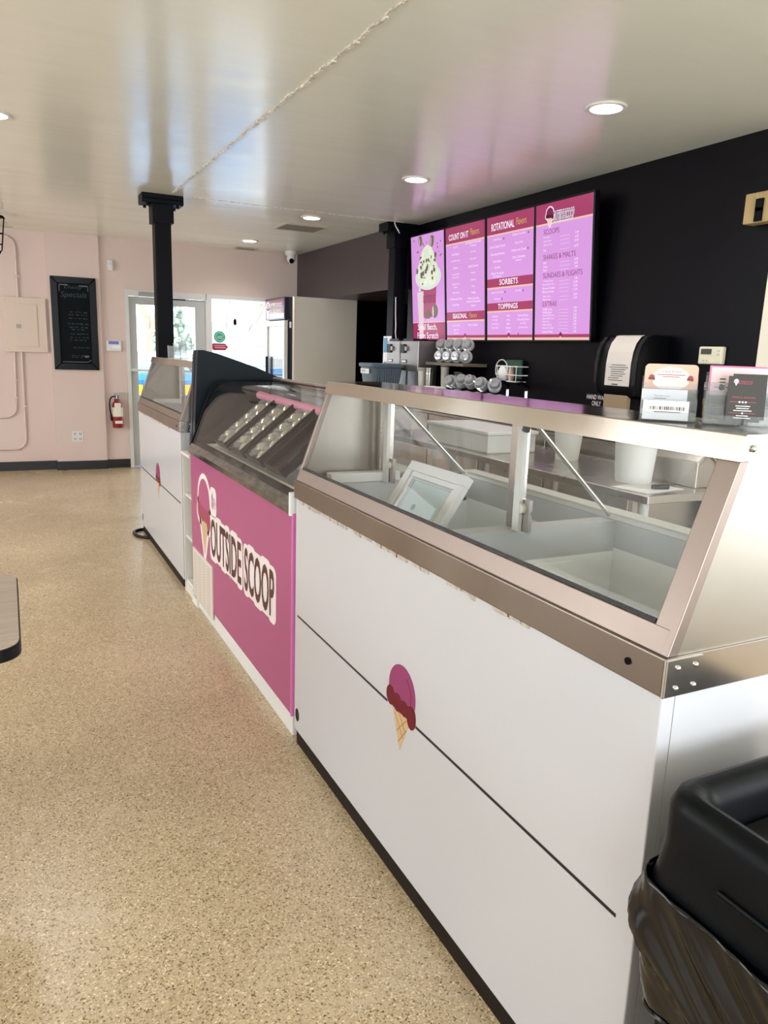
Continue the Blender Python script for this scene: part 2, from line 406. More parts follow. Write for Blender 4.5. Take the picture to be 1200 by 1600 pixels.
# side window
w = bpy.data.objects.new('window_1', None); COL.objects.link(w); w.location = (2.335, 9.635, 0); struct(w)
mb = MB(); mb.box(2.335, 9.60, 2.085, 3.2, 9.75, 2.129).box(3.14, 9.60, 0, 3.2, 9.75, 2.085).box(2.335, 9.60, 0, 3.14, 9.75, .12)
mb.build('window_frame', ALUW, w)
box('window_pane', 2.335, 9.66, .12, 3.14, 9.667, 2.085, WINGLASS, w)
Mw = plane_M((0, 9.655, 0), (1, 0, 0), (0, 0, 1))
st = MB().prism(circ(2.443, 1.622, .072), Mw, 0, .003).build('round_sticker', mat('green_sticker', '#2fae8c', .5)); tag(st, 'round green window sticker above the red one', 'sticker')
mb = MB(); mb.prism(circ(2.443, 1.622, .055, n=24)+circ(2.443, 1.622, .05, n=24)[::-1], Mw, .0035, .004)
add_text(mb, 'SAFE', Mw, 2.41, 1.60, 2.476, 1.635, .0042); mb.build('lettering', WHITEV, st)
st = MB().prism([(2.325, 1.498), (2.36, 1.455), (2.515, 1.455), (2.55, 1.498), (2.515, 1.54), (2.36, 1.54)], Mw, 0, .003).build('red_sticker', mat('red_sticker', '#b0303f', .5)); tag(st, 'red six-sided window sticker below the green one', 'sticker')
mb = MB(); mb.box(2.37, 9.650, 1.508, 2.51, 9.6515, 1.520).box(2.38, 9.650, 1.482, 2.52, 9.6515, 1.496); mb.build('lettering', PALEPINK, st)
st = MB().prism(circ(2.64, 1.815, .02, .042), Mw, 0, .02).build('window_sensor', BLACKM); tag(st, 'small dark oval sensor on the window glass', 'sensor')

# ------------------------------------------------------------------ steel posts
def post(cx, cy, label, w=.13):
    t = thing('steel_post', label, 'column', (cx, cy, 0), 'black steel posts on the beam line')
    h = w/2
    box('shaft', cx-h, cy-h, 0, cx+h, cy+h, 2.62, BLACKM, t)
    box('sleeve', cx-h-.02, cy-h-.02, 2.475, cx+h+.02, cy+h+.02, 2.625, BLACKM, t)
    mb = MB(); mb.box(cx-.165, cy-.10, 2.62, cx+.165, cy+.10, 2.655).box(cx-.165, cy-.1, 2.655, cx+.165, cy+.1, ZC)
    mb.build('cap_plate', BLACKM, t, .004)
    for sx in (-.12, .12):
        for sy in (-.07, .07): MB().cyl((cx+sx, cy+sy, 2.60), (cx+sx, cy+sy, 2.625), .012, seg=6).build('bolt', BLACKM, t)
    return t
post(1.222, 6.7, 'free-standing black steel post in front of the glass door')
p2 = post(3.43, 6.7, 'black steel post against the dark wall beside the menu screens')
MB().tube([(3.33, 6.60, 2.69), (3.335, 6.585, 2.655), (3.36, 6.58, 2.62), (3.385, 6.60, 2.60)], .006, 6).build('wire', WHITEPL, p2)

# ------------------------------------------------------------------ ceiling fixtures
RING = mat('white_lamp_trim', '#dedbd6', .4)
def downlight(x, y, label, r=.1):
    t = thing('downlight', label, 'ceiling light', (x, y, ZC), 'recessed round ceiling lights')
    MB().lathe([(r*.74, 0.0), (r*.78, -.008), (r*.97, -.008), (r, -.002), (r, .0)], (x, y, ZC), 32).build('trim_ring', RING, t, smooth=True)
    MB().lathe([(.001, -.0095), (r*.7, -.0095), (r*.74, -.004)], (x, y, ZC), 32).build('diffuser', LAMP, t, smooth=True)
    d = bpy.data.lights.new('lamp_light', 'SPOT'); d.energy = 48; d.spot_size = math.radians(150); d.spot_blend = .8
    d.shadow_soft_size = .07; d.color = (1, .97, .93)
    o = bpy.data.objects.new('lamp_light', d); COL.objects.link(o); o.parent = t; o.location = (0, 0, -.03)
downlight(2.68, 3.08, 'recessed ceiling light nearest the camera, at upper right')
downlight(2.655, 4.95, 'recessed ceiling light in front of the menu screens, second nearest')
downlight(2.61, 6.876, 'recessed ceiling light next to the larger ceiling grille')
downlight(2.573, 8.75, 'recessed ceiling light farthest back, near the white dome camera')
downlight(.015, 4.917, 'recessed ceiling light cut by the left edge of the photo')

def grille(x0, y0, x1, y1, n, label, along='x'):
    t = thing('ceiling_vent', label, 'vent', ((x0+x1)/2, (y0+y1)/2, ZC))
    mb = MB(); e = .025
    mb.box(x0, y0, ZC-.012, x1, y0+e, ZC).box(x0, y1-e, ZC-.012, x1, y1, ZC).box(x0, y0+e, ZC-.012, x0+e, y1-e, ZC).box(x1-e, y0+e, ZC-.012, x1, y1-e, ZC)
    mb.build('vent_frame', mat('vent_paint', '#b9b09c', .45), t)
    box('vent_backing', x0+e, y0+e, ZC-.003, x1-e, y1-e, ZC, mat('vent_dark', '#3c3833', .7), t)
    for i in range(n):
        y = y0+e+(y1-y0-2*e)*(i+.5)/n
        MB().box(x0+e, y-.010, ZC-.010, x1-e, y+.002, ZC-.004).build('slat', mat('vent_slat', '#8b8373', .5), t)
grille(2.50, 7.28, 2.95, 7.68, 12, 'larger slatted ceiling return grille near the third light')
grille(2.58, 9.33, 2.86, 9.50, 4, 'small slatted ceiling vent close to the far wall')
grille(-.25, 9.40, .16, 9.46, 1, 'narrow dark slot vent at the ceiling edge over the electrical panel')
t = thing('dome_camera', 'white dome security camera on the ceiling by the far corner', 'camera', (3.28, 9.35, ZC))
MB().lathe([(.075, 0), (.075, -.03), (.06, -.05), (.001, -.05)], (3.28, 9.35, ZC), 24).build('mount', WHITEPL, t, smooth=True)
MB().sphere((3.28, 9.34, ZC-.085), .058).build('dome', WHITEPL, t, smooth=True)
MB().cyl((3.272, 9.305, ZC-.11), (3.265, 9.28, ZC-.125), .03, .028).build('lens', BLACKM, t)

# ------------------------------------------------------------------ things on the far wall
t = thing('electrical_panel', 'pink-painted electrical panel box on the left of the far wall', 'electrical panel', (.225, 9.68, 1.367))
box('enclosure', .01, 9.655, 1.372, .43, 9.68, 1.965, PINKWALL, t)
PANEL = mat('panel_cream_pink', '#dcc9bb', .45)
box('cover', .0, 9.625, 1.367, .44, 9.655, 1.97, PANEL, t, .004)
dr = box('panel_door', .11, 9.617, 1.43, .345, 9.626, 1.90, PANEL, t, .002)
box('latch', .125, 9.61, 1.63, .175, 9.618, 1.675, mat('latch_grey', '#a9a39b', .4), dr)
for x in (.03, .41):
    for z in (1.40, 1.935): MB().cyl((x, 9.626, z), (x, 9.62, z), .006, seg=8).build('screw', ALU, t)
def arc(c, r, a0, a1, n=8, y=9.665): return [(c[0]+r*math.cos(math.radians(a0+(a1-a0)*i/n)), y, c[1]+r*math.sin(math.radians(a0+(a1-a0)*i/n))) for i in range(n+1)]
def conduit(pts, label, clips):
    o = MB().tube(pts, .013, 10).build('conduit', PINKWALL, smooth=True, origin=pts[0]); tag(o, label, 'conduit', 'painted wall conduits')
    for x, z in clips: MB().box(x-.03, 9.645, z-.012, x+.018, 9.68, z+.012).build('strap', PINKWALL, o)
conduit([(.163, 9.665, 1.968), (.165, 9.665, 2.44)]+arc((.045, 2.50), .12, 0, 90)+[(-.25, 9.665, 2.62)], 'pink conduit rising from the panel top and bending left', [(.165, 2.2)])
conduit([(.091, 9.665, 1.37), (.072, 9.665, .78)]+arc((-.05, .745), .12, 0, -90)+[(-.5, 9.665, .625)], 'shorter pink conduit dropping from the panel, bending left at knee height', [(.085, 1.05), (.075, .85)])
conduit([(.164, 9.665, 1.37), (.152, 9.665, .38)]+arc((.035, .37), .115, 0, -90)+[(-.5, 9.665, .255)], 'longer pink conduit dropping from the panel to near the floor', [(.155, .75)])
# chalkboard
t = thing('chalkboard', 'black framed chalkboard with faded chalk writing on the pink pilaster', 'chalkboard', (.74, 9.585, 1.181))
x0, x1, z0, z1 = .497, .982, 1.181, 2.222
FR = mat('glossy_black_frame', '#020408', .3, spec=.16)
def framebar(pts): return MB().prism(pts, plane_M((0, 9.585, 0), (1, 0, 0), (0, 0, 1)), 0, .03).build('frame_rail', FR, t, .006)
e = .075
framebar([(x0, z0), (x0+e, z0+e), (x0+e, z1-e), (x0, z1)]); framebar([(x1, z0), (x1, z1), (x1-e, z1-e), (x1-e, z0+e)])
framebar([(x0, z0), (x1, z0), (x1-e, z0+e), (x0+e, z0+e)]); framebar([(x0, z1), (x0+e, z1-e), (x1-e, z1-e), (x1, z1)])
bd = box('slate', x0+e, 9.573, z0+e, x1-e, 9.585, z1-e, mat('slate_black', '#050d12', .6, spec=.12, var=.35, vscale=5), t)
Mb = plane_M((0, 9.5725, 0), (1, 0, 0), (0, 0, 1)); CH = mat('chalk_dust', '#3c4a4f', .9); CH2 = mat('bright_chalk', '#6f7c80', .9)
mb = MB(); add_text(mb, 'Daily', Mb, .64, 2.085, .84, 2.125, 0, shear=.2); add_text(mb, 'Specials', Mb, .60, 1.98, .88, 2.06, 0, shear=.2)
rr = random.Random(5)
for z in (1.83, 1.80, 1.76, 1.70, 1.66, 1.635, 1.585, 1.545, 1.515, 1.43, 1.34, 1.32):
    x = .66+rr.uniform(0, .05)
    while x < .86:
        q = rr.uniform(.012, .04); mb.prism([(x, z), (x+q, z+rr.uniform(-.004, .004)), (x+q, z+.006), (x, z+.01)], Mb, 0, .0006); x += q+rr.uniform(.006, .03)
mb.build('lettering', CH, bd)
for q in (rect(.59, 2.128, .68, 2.138), rect(.585, 2.06, .593, 2.13), rect(.80, 2.122, .895, 2.134), rect(.892, 2.07, .898, 2.12), rect(.588, 1.268, .86, 1.274), [(.862, 1.27), (.9, 1.29), (.9, 1.298), (.862, 1.276)], circ(.85, 1.335, .025, .012)):
    MB().prism(q, Mb, 0, .0006).build('chalk_corner', CH2, bd)
# small fittings
t = thing('wall_outlet', 'white double power outlet low on the pink pilaster', 'outlet', (.706, 9.585, .40))
box('cover_plate', .645, 9.577, .335, .767, 9.586, .465, WHITEPL, t, .003)
for x in (.677, .735):
    for z in (.37, .43): mb = MB(); mb.box(x-.012, 9.575, z-.006, x-.006, 9.5775, z+.012).box(x+.006, 9.575, z-.006, x+.012, 9.5775, z+.012).box(x-.004, 9.575, z-.017, x+.004, 9.5775, z-.01); mb.build('socket', BLACKPL, t)
t = thing('motion_sensor', 'small white motion sensor high beside the pilaster', 'sensor', (1.155, 9.635, 2.33))
box('housing', 1.125, 9.585, 2.325, 1.185, 9.636, 2.45, WHITEPL, t, .012); box('lens', 1.137, 9.58, 2.395, 1.173, 9.587, 2.403, GREYPL, t)
t = thing('alarm_keypad', 'white alarm keypad with a lit blue display beside the door', 'keypad', (1.155, 9.635, 1.42))
box('housing', 1.075, 9.60, 1.405, 1.245, 9.636, 1.53, WHITEPL, t, .01); box('display', 1.10, 9.597, 1.487, 1.215, 9.602, 1.523, mat('keypad_blue', '#8f93e8', .4, emit=.35), t)
box('button_flap', 1.14, 9.597, 1.44, 1.235, 9.602, 1.475, mat('keypad_flap', '#f2f2f4', .4), t)
# fire extinguisher
t = thing('fire_extinguisher', 'red fire extinguisher with black hose hung beside the glass door', 'fire extinguisher', (1.165, 9.56, .50))
RED = mat('extinguisher_red', '#8a1218', .28, coat=.3); c = (1.165, 9.56, .50)
MB().lathe([(.058, 0), (.063, .012), (.063, .26), (.055, .295), (.03, .32), (.022, .335), (.022, .35)], c, 28).build('cylinder', RED, t, smooth=True)
MB().lathe([(.0638, .135), (.0638, .245)], c, 28).build('label_band', mat('label_cream', '#d8d3bd', .5), t, smooth=True)
MB().box(1.125, 9.488, .645, 1.197, 9.4935, .80).build('inspection_tag', mat('tag_white', '#ece8dc', .5), t)
MB().box(1.125, 9.488, .555, 1.21, 9.4975, .588).build('sticker', WHITEV, t)
MB().cyl((1.165, 9.56, .85), (1.165, 9.56, .885), .02).build('valve', CHROME, t)
mb = MB(); mb.box(1.13, 9.545, .885, 1.2, 9.575, .90).prism([(1.13, .90), (1.30, .918), (1.30, .928), (1.13, .915)], plane_M((0, 9.575, 0), (1, 0, 0), (0, 0, 1)), 0, .03)
mb.build('handle', CHROME, t)
MB().tube([(1.145, 9.555, .872), (1.11, 9.55, .875), (1.085, 9.55, .845), (1.076, 9.55, .79), (1.078, 9.55, .72), (1.088, 9.55, .66), (1.09, 9.55, .60)], .009, 8).build('hose', BLACKPL, t, smooth=True)
MB().cyl((1.09, 9.55, .66), (1.092, 9.55, .585), .013).build('nozzle', BLACKPL, t)
MB().box(1.14, 9.60, .62, 1.19, 9.636, .84).build('wall_bracket', BLACKM, t)

# lantern at the left edge
t = thing('hanging_lantern', 'black cage lantern cut by the left edge, under the ceiling', 'lantern', (-.03, 8.5, ZC))
mb = MB(); mb.lathe([(.11, 2.64), (.09, 2.665), (.02, 2.68), (.02, ZC)], (-.03, 8.5, 0), 4)
mb.build('cap', BLACKM, t)
mb = MB()
for k in range(4):
    a = math.pi/2*k; ca, sa = math.cos(a), math.sin(a)
    mb.tube([(-.03+.095*ca, 8.5+.095*sa, 2.645), (-.03+.06*ca, 8.5+.06*sa, 2.34)], .007, 6)
for z, r in ((2.40, .067), (2.50, .078)): mb.tube([(-.03+r*math.cos(a), 8.5+r*math.sin(a), z) for a in (0, math.pi/2, math.pi, 1.5*math.pi)], .006, 6, closed=True)
mb.build('cage', BLACKM, t)
MB().lathe([(.06, 2.34), (.045, 2.31), (.012, 2.29)], (-.03, 8.5, 0), 4).build('finial', BLACKM, t)
MB().cyl((-.03, 8.5, 2.36), (-.03, 8.5, 2.60), .045).build('lamp_glass', CLEARCUP, t)

# ------------------------------------------------------------------ ice-cream cone emblem
def circle_union(cs):
    return cs
def cone_logo(parent, M, s, d=0.0008, outline=False, arc_line=True, mats=None):
    """emblem with its tip at the local origin, height s; parts: scoop, drip, cone, waffle lines"""
    msc, mdr, mco, mli = (mats or (MAGENTA, MAROON, CONE, CONEL))[:4]
    P = lambda pts: [(x*s, y*s) for x, y in pts]
    sc = circ(0.0, .69, .305, .31, 36, math.radians(-32), math.radians(212))
    drips = [(-.255, .555, .10, .115), (-.09, .535, .105, .105), (.07, .53, .09, .09), (.235, .50, .095, .135)]
    if outline:
        g = .07
        mb = MB(); mb.prism(P(circ(0, .69, .305+g, .31+g, 36)), M, 0, d*.5)
        for i, (x, y, a, b) in enumerate(drips): mb.prism(P(circ(x, y, a+g, b+g)), M, 0, d*.5)
        mb.prism(P([(-.25-g, .52), (-.05, -g*.8), (.05, -g*.8), (.25+g, .5)]), M, 0, d*.5)
        mb.build('outline', WHITEV if not mats else mats[4], parent)
    MB().prism(P([(-.235, .53), (.0, .0), (.225, .48), (.2, .56)]), M, d*.5, d*1.5).build('cone', mco, parent)
    MB().prism(P(sc), M, d*.5, d*2.2).build('scoop', msc, parent)
    mb = MB()
    for i, (x, y, a, b) in enumerate(drips): mb.prism(P(circ(x, y, a, b)), M, d*.5, d*(2.9+.1*i))
    mb.prism(P([(-.25, .6), (-.2, .45), (.0, .445), (.2, .45), (.25, .6)]), M, d*.5, d*2.85)
    mb.build('drip', mdr, parent)
    if mli:
        mb = MB()
        for (x0, y0, x1, y1) in ((-.14, .40, .075, .17), (-.05, .44, .12, .27), (-.085, .20, .13, .42), (-.038, .09, .14, .305)):
            dx, dy = x1-x0, y1-y0; l = math.hypot(dx, dy); nx, ny = -dy/l*.006, dx/l*.006
            mb.prism(P([(x0-nx, y0-ny), (x1-nx, y1-ny), (x1+nx, y1+ny), (x0+nx, y0+ny)]), M, d*1.5, d*1.9)
        mb.build('waffle_line', mli, parent)
        a = circ(0, .69, .22, .22, 8, math.radians(-15), math.radians(65)); b = circ(0, .69, .212, .212, 8, math.radians(-15), math.radians(65))
        MB().prism(P(a+b[::-1]), M, d*2.2, d*2.6).build('highlight', MAROON, parent)

# ------------------------------------------------------------------ dipping cabinets
XF = .917
def front_M(y, z=0, x=XF): return plane_M((x, y, z), (0, -1, 0), (0, 0, 1))
def dipping_cabinet(y0, y1, label, dz=0.0, near=True):
    t = thing('dipping_cabinet', label, 'ice cream cabinet', (1.33, (y0+y1)/2, 0))
    zt0, zt1, ztop = .969+dz, 1.036+dz, 1.392+dz
    XB = 1.70
    # white body
    box('front_panel', XF, y0, .055, XF+.03, y1, zt0+.01, WHITEPANEL, t, .003)
    box('side_panel', XF+.03, y0, .055, XB, y0+.03, zt0, WHITEPANEL, t)
    box('side_panel', XF+.03, y1-.03, .055, XB, y1, zt0, WHITEPANEL, t)
    box('rear_panel', XB-.03, y0+.03, .055, XB, y1-.03, zt0, STEEL, t)
    box('base', XF+.004, y0+.03, 0, XB-.05, y1-.02, .056, mat('dark_kick_base', '#1b140f', .6, spec=.2), t)
    # wells
    ym = (y0+y1)/2
    zr = zt1-.005
    mb = MB()
    xa, xb = 1.0, 1.60
    mb.box(XF+.03, y0+.03, zt0-.02, xa, y1-.03, zr-.02).box(xb, y0+.03, zt0-.02, XB-.02, y1-.03, zr)
    mb.box(xa, y0+.03, zt0-.02, xb, y0+.09, zr).box(xa, ym-.03, zt0-.03, xb, ym+.03, zr).box(xa, y1-.09, zt0-.02, xb, y1-.03, zr)
    mb.build('well_rim', GREYPL, t)
    for (a, b) in ((y0+.09, ym-.03), (ym+.03, y1-.09)):
        mb = MB(); zb = .56
        mb.box(xa-.012, a-.01, zb-.012, xb+.012, b+.01, zb).box(xa-.012, a-.01, zb, xa, b+.01, zt0-.02).box(xb, a-.01, zb, xb+.012, b+.01, zt0-.02)
        mb.box(xa, a-.01, zb, xb, a, zt0-.02).box(xa, b, zb, xb, b+.01, zt0-.03)
        wl = mb.build('well_liner', WELL, t)
        mb = MB()
        mb.cyl((xa+.25, b-.001, .87), (xa+.25, b-.008, .87), .010, seg=10).cyl((xb-.001, b-.3, .80), (xb-.012, b-.3, .80), .018, seg=14)
        mb.build('drain_plug', CHROME, wl)
        MB().box(xa+.02, b-.010, .70, xb-.16, b-.003, .925).build('liner_panel', WELL, wl)
    # stainless front trim: lower band and sloped upper bar
    mb = MB(); mb.box(XF-.006, y0-.004, zt0, XF+.045, y1+.004, zt1)
    tr = mb.build('front_trim', STEELD, t, .003)
    Mx = plane_M((0, y0, 0), (1, 0, 0), (0, 0, 1))            # local x = X, local y = Z, local z = -Y
    def prof(name, pts, ya, yb, material, bevel=0.0):
        return MB().prism(pts, plane_M((0, 0, 0), (1, 0, 0), (0, 0, 1)), -ya, -yb).build(name, material, t, bevel)
    sl = (1.033-XF-.008)/(ztop-.04-zt1)                         # slope of the glass
    xs = lambda z: XF+.004+sl*(z-zt1)
    prof('sill_bar', [(xs(zt1)-.004, zt1), (xs(zt1+.042)-.004, zt1+.042), (xs(zt1+.042)+.03, zt1+.03), (XF+.05, zt1)], y0+.012, y1-.012, STEELS, .002)
    prof('gasket', [(xs(zt1+.042)+.001, zt1+.042), (xs(zt1+.048)+.001, zt1+.048), (xs(zt1+.048)+.012, zt1+.044), (xs(zt1+.042)+.012, zt1+.038)], y0+.05, y1-.02, GASKET)
    # top shelf with folded front edge
    zt = ztop
    prof('top_shelf', [(1.033-.012, zt-.042), (1.033, zt-.002), (1.036, zt), (1.25, zt), (1.25, zt-.03), (1.238, zt-.03), (1.238, zt-.012), (1.05, zt-.012), (1.036, zt-.042)], y0, y1, mat('polished_stainless', '#c0b8b0', .12, metal=1.0, rvar=.05, vscale=4), 0)
    # front glass, two panes meeting behind a mullion-free edge
    g0, g1 = zt1+.042, zt-.045
    prof('front_glass', [(xs(g0)+.004, g0), (xs(g1)+.004, g1), (xs(g1)+.009, g1), (xs(g0)+.009, g0)], y0+.045, y1-.012, GLASS)
    # slanted corner bars and end plates
    for ya, yb in ((y0, y0+.045), (y1-.014, y1)):
        prof('corner_bar', [(xs(zt1)-.004, zt1), (xs(zt-.042), zt-.042), (xs(zt-.042)+.02, zt-.042), (xs(zt1)+.02, zt1)], ya, yb, STEELS, .002)
    for ya, tail in ((y0, [(1.62, zt1+.02), (XB, zt1)]), (y1-.008, [(1.25, zt1)])):
        ep = prof('end_plate', [(xs(zt1)+.004, zt1), (xs(zt-.042)+.004, zt-.042), (1.034, zt-.004), (1.25, zt-.004)]+tail, ya+.001, ya+.007, mat('end_plate_steel', '#aaa59c', .36, metal=1.0, rvar=.05, vscale=2))
    # end bands and corner bracket with rivets
    for ya, s in ((y0, -1), (y1, 1)):
        mb = MB(); yy = sorted((ya, ya+s*.005)); mb.box(XF-.006, yy[0], zt0, XB, yy[1], zt1); eb = mb.build('end_band', STEEL, t)
        mb = MB(); yy = sorted((ya+s*.005, ya+s*.008)); mb.box(XF-.005, yy[0], zt0+.002, XF+.075, yy[1], zt1-.002); cb = mb.build('corner_bracket', STEEL, eb)
    br = []
    for x in (XF+.018, XF+.058):
        for z in (zt0+.016, zt1-.016): MB().sphere((x, y0-.008, z), .0045, u=10, v=6).build('rivet', CHROME, t, smooth=True)
    MB().sphere((1.052, y0-.001, zt-.022), .006, u=10, v=6).build('rivet', CHROME, t, smooth=True)
    mb = MB(); mb.cyl((XF-.0062, y0+.075, zt0+.034), (XF-.0085, y0+.075, zt0+.034), .0065, seg=12); mb.build('trim_hole', BLACKM, t)
    # ragged sealant under the trim
    mb = MB(); r3 = random.Random(int(y0*100)); y = y0+.35
    while y < y1-.05:
        q = r3.uniform(.02, .06); h = r3.uniform(.004, .014)
        if r3.random() < .75: mb.box(XF-.004, y, zt0-h, XF+.002, y+q, zt0+r3.uniform(.0, .004))
        y += q*.9
    mb.build('sealant', mat('old_sealant', '#b8aea4', .6, var=.2, vscale=60), tr)['kind'] = 'stuff'
    # rear posts, hinge plates, slanted rear rails and sliding panes
    for yp in (y0+.06, ym, y1-.06):
        p = box('rear_post', 1.238, yp-.024, zr, 1.268, yp+.024, zt-.012, STEEL, t, .002)
        MB().box(1.226, yp-.05, zr, 1.238, yp-.022, zt-.03).build('post_liner', ALUW, p)
        h = MB().box(1.24, yp-.075, zr, 1.252, yp-.022, zr+.09).build('hinge_plate', STEEL, p)
        MB().cyl((1.24, yp-.05, zr+.065), (1.228, yp-.05, zr+.065), .014, seg=16).build('hinge_knob', mat('knob_cream', '#d9d4c4', .4), p, smooth=True)
        mb = MB(); mb.tube([(1.255, yp, zt-.03), (1.60, yp, zr+.012)], .007, 8); mb.build('rear_rail', CHROME, t, smooth=True)
    box('rear_track', 1.60, y0+.04, zr, 1.665, y1-.04, zr+.022, ALUW, t, .003)
    for ya, yb in ((y0+.09, ym-.01), (ym+.01, y1-.09)):
        prof('rear_pane', [(1.262, zt-.035), (1.597, zr+.022), (1.597, zr+.016), (1.262, zt-.041)], ya, yb, GLASS)
    # latch by the middle post
    mb = MB(); mb.tube([(1.232, ym-.03, zt-.02), (1.228, ym-.045, zt-.035), (1.228, ym-.06, zt-.06), (1.228, ym-.052, zt-.085)], .011, 8)
    mb.build('pane_latch', mat('latch_dark_grey', '#3b3d42', .4), t, smooth=True)
    box('light_bar', 1.02, y1-.085, zr, 1.30, y1-.035, zr+.035, WHITEPL, t, .004)
    # vinyl: line, emblem, line; caster hole
    Mv = front_M(0)
    mb = MB(); zl = .525+dz
    yc = y0+(y1-y0)*.503
    mb.prism(rect(-(y1-.03), zl-.0035, -(yc+.086), zl+.0035), Mv, .0, .0012); mb.prism(rect(-(yc-.084), zl-.0035, -(y0+.045), zl+.0035), Mv, .0, .0012)
    mb.build('pinstripe', BLACKVINYL, t)
    cone_logo(t, front_M(yc, .413+dz), .252)
    mb = MB(); mb.prism(circ(-(y1-.035), .125, .018, .026), Mv, .0, .0015); mb.build('drain_hole', BLACKPL, t)
    return t, zt, zr
near_case, ZT, ZR = dipping_cabinet(.797, 2.54, 'long white dipping cabinet nearest the camera, with a cone emblem')
far_case, ZT2, _ = dipping_cabinet(4.60, 6.22, 'white dipping cabinet farthest back, beside the glass door', .014, False)

# window reflection in the near cabinet glass, modelled as a solid framed panel
t = thing('window_reflection', 'solid framed panel standing in for a window reflection in the nearest cabinet glass', 'lid', (1.10, 2.08, .86))
Ml = plane_M((1.055, 2.26, .80), (0, -1, 0), (.205, 0, .32))
def ring(a, b, d0, d1, name, material, parent):
    x0, y0, x1, y1 = a; e = b; mb = MB()
    for q in (rect(x0, y0, x1, y0+e), rect(x0, y1-e, x1, y1), rect(x0, y0+e, x0+e, y1-e), rect(x1-e, y0+e, x1, y1-e)): mb.prism(q, Ml, d0, d1)
    return mb.build(name, material, parent, .003)
ring((0, 0, .36, .385), .034, 0, .028, 'reflected_outer_frame', WHITEPL, t)
ring((.034, .034, .326, .351), .018, .004, .020, 'reflected_inner_frame', WHITEPL, t)
ring((.052, .052, .308, .333), .010, .006, .014, 'reflected_bead', GREYPL, t)
pn = MB().prism(rect(.06, .06, .30, .325), Ml, .004, .009).build('reflected_pane', mat('reflected_window_tint', '#c3d6d8', .06, spec=.6), t)  # brightness of the reflected window put into a pale sheet
MB().prism(circ(.17, .19, .018), Ml, .0095, .0105).build('round_sticker', mat('reflected_teal', '#6fbfae', .5), pn)  # stickers of the reflected window, modelled as flat discs
MB().prism(circ(.14, .235, .011), Ml, .0095, .0105).build('reflected_dot', mat('reflected_grey', '#77808a', .5), pn)

# business-card holders on the cabinet top
ACR = ACRYL
def tilt_M(x, y, z, tilt=18, yaw=0):
    a = math.radians(tilt); u = Vector((math.cos(math.radians(yaw)), math.sin(math.radians(yaw)), 0)); b = Vector((-u.y, u.x, 0))
    return plane_M((x, y, z), u, b*math.sin(a)+Vector((0, 0, 1))*math.cos(a))
PEACH = mat('peach_card', '#e8b9a6', .45); CARDW = mat('white_card', '#e9e7e8', .45); CARDG = mat('charcoal_card', '#35332f', .5); INK = mat('black_ink', '#2a2728', .6)
ROSE = mat('rose_print', '#a04658', .5)
YAW = -45
def step(o, along, back, up): 
    c_, s_ = math.cos(math.radians(YAW)), math.sin(math.radians(YAW))
    return (o[0]+c_*along-s_*back, o[1]+s_*along+c_*back, o[2]+up)
def tiers(o, w, cols, levels, parent):
    for i, (back, up) in enumerate(levels):
        mb = MB()
        for (a_, b_) in cols:
            for bk, h in ((0, .016), (.014, .058)):
                mb.prism(rect(0, 0, b_-a_, h), tilt_M(*step(o, a_, back+bk, up), 12, YAW), -.002, 0)
            for q in (a_-.002, b_):
                M2 = tilt_M(*step(o, q, back, up), 12, YAW) @ Matrix.Rotation(math.radians(90), 4, 'Y')
                mb.prism(rect(0, 0, .018, .04), M2, -.0, .002)
        mb.build('tier', ACR, parent)
    M2 = plane_M(step(o, -.004, -.004, 0), (math.cos(math.radians(YAW)), math.sin(math.radians(YAW)), 0), (-math.sin(math.radians(YAW)), math.cos(math.radians(YAW)), 0))
    MB().prism(rect(0, 0, w+.008, levels[-1][0]+.02), M2, 0, .003).build('base', ACR, parent)
    MB().prism(rect(0, 0, w, levels[-1][1]+.05), tilt_M(*step(o, 0, levels[-1][0]+.016, 0), 0, YAW), 0, .002).build('back', ACR, parent)
t = thing('card_holder', 'clear three-tier card holder with peach and white cards on the nearest cabinet', 'card holder', (1.09, 1.04, ZT))
O1 = (1.048, 1.038, ZT)
tiers(O1, .094, [(0, .094)], [(0, .003), (.02, .022), (.04, .042)], t)
M_ = tilt_M(*step(O1, .001, .047, .047), 8, YAW)
pc = MB().prism(rrect(0, 0, .094, .057, .008), M_, .0005, .004).build('peach_card', PEACH, t)
MB().prism(circ(.047, .030, .034, .022), M_, .004, .0044).build('oval_print', mat('oval_cream', '#f1e2db', .5), pc)
mb = MB(); add_text(mb, 'To Book An Event!', M_, .029, .0415, .065, .0455, .0047); mb.prism(rect(.022, .0365, .072, .0378), M_, .0044, .0047).prism(rect(.032, .033, .062, .0342), M_, .0044, .0047)
mb.build('lettering', ROSE, pc)
for q in (.013, .081): cone_logo(pc, M_ @ Matrix.Translation((q, .020, .0042)), .017, .0002, mats=(ROSE, MAROON, CONE, None))
for (bk, up, sh) in ((.026, .012, -.001), (.006, -.018, .003)):
    M_ = tilt_M(*step(O1, sh, bk, max(up, .003)), 10, YAW); dz0 = min(0, up)
    o = MB().prism(rect(0, 0, .080, .046+dz0*.6), M_, .0005, .003).build('barcode_card', CARDW, t)
    mb = MB(); x = .012; rr = random.Random(2); yb0 = .008 if dz0 == 0 else .018
    while x < .072:
        q = rr.choice((.0006, .001, .0018)); mb.prism(rect(x, yb0, x+q, yb0+.0065), M_, .003, .0033); x += q+rr.choice((.0007, .0012, .002))
    if dz0 == 0:
        add_text(mb, 'Thank you', M_, .022, .032, .05, .035, .0034); mb.prism(rect(.022, .0285, .044, .0295), M_, .003, .0033).prism(rect(.0, .022, .080, .0226), M_, .003, .0033)
    mb.prism(rect(.02, yb0-.0045, .066, yb0-.0032), M_, .003, .0033)
    mb.build('lettering', INK, o)
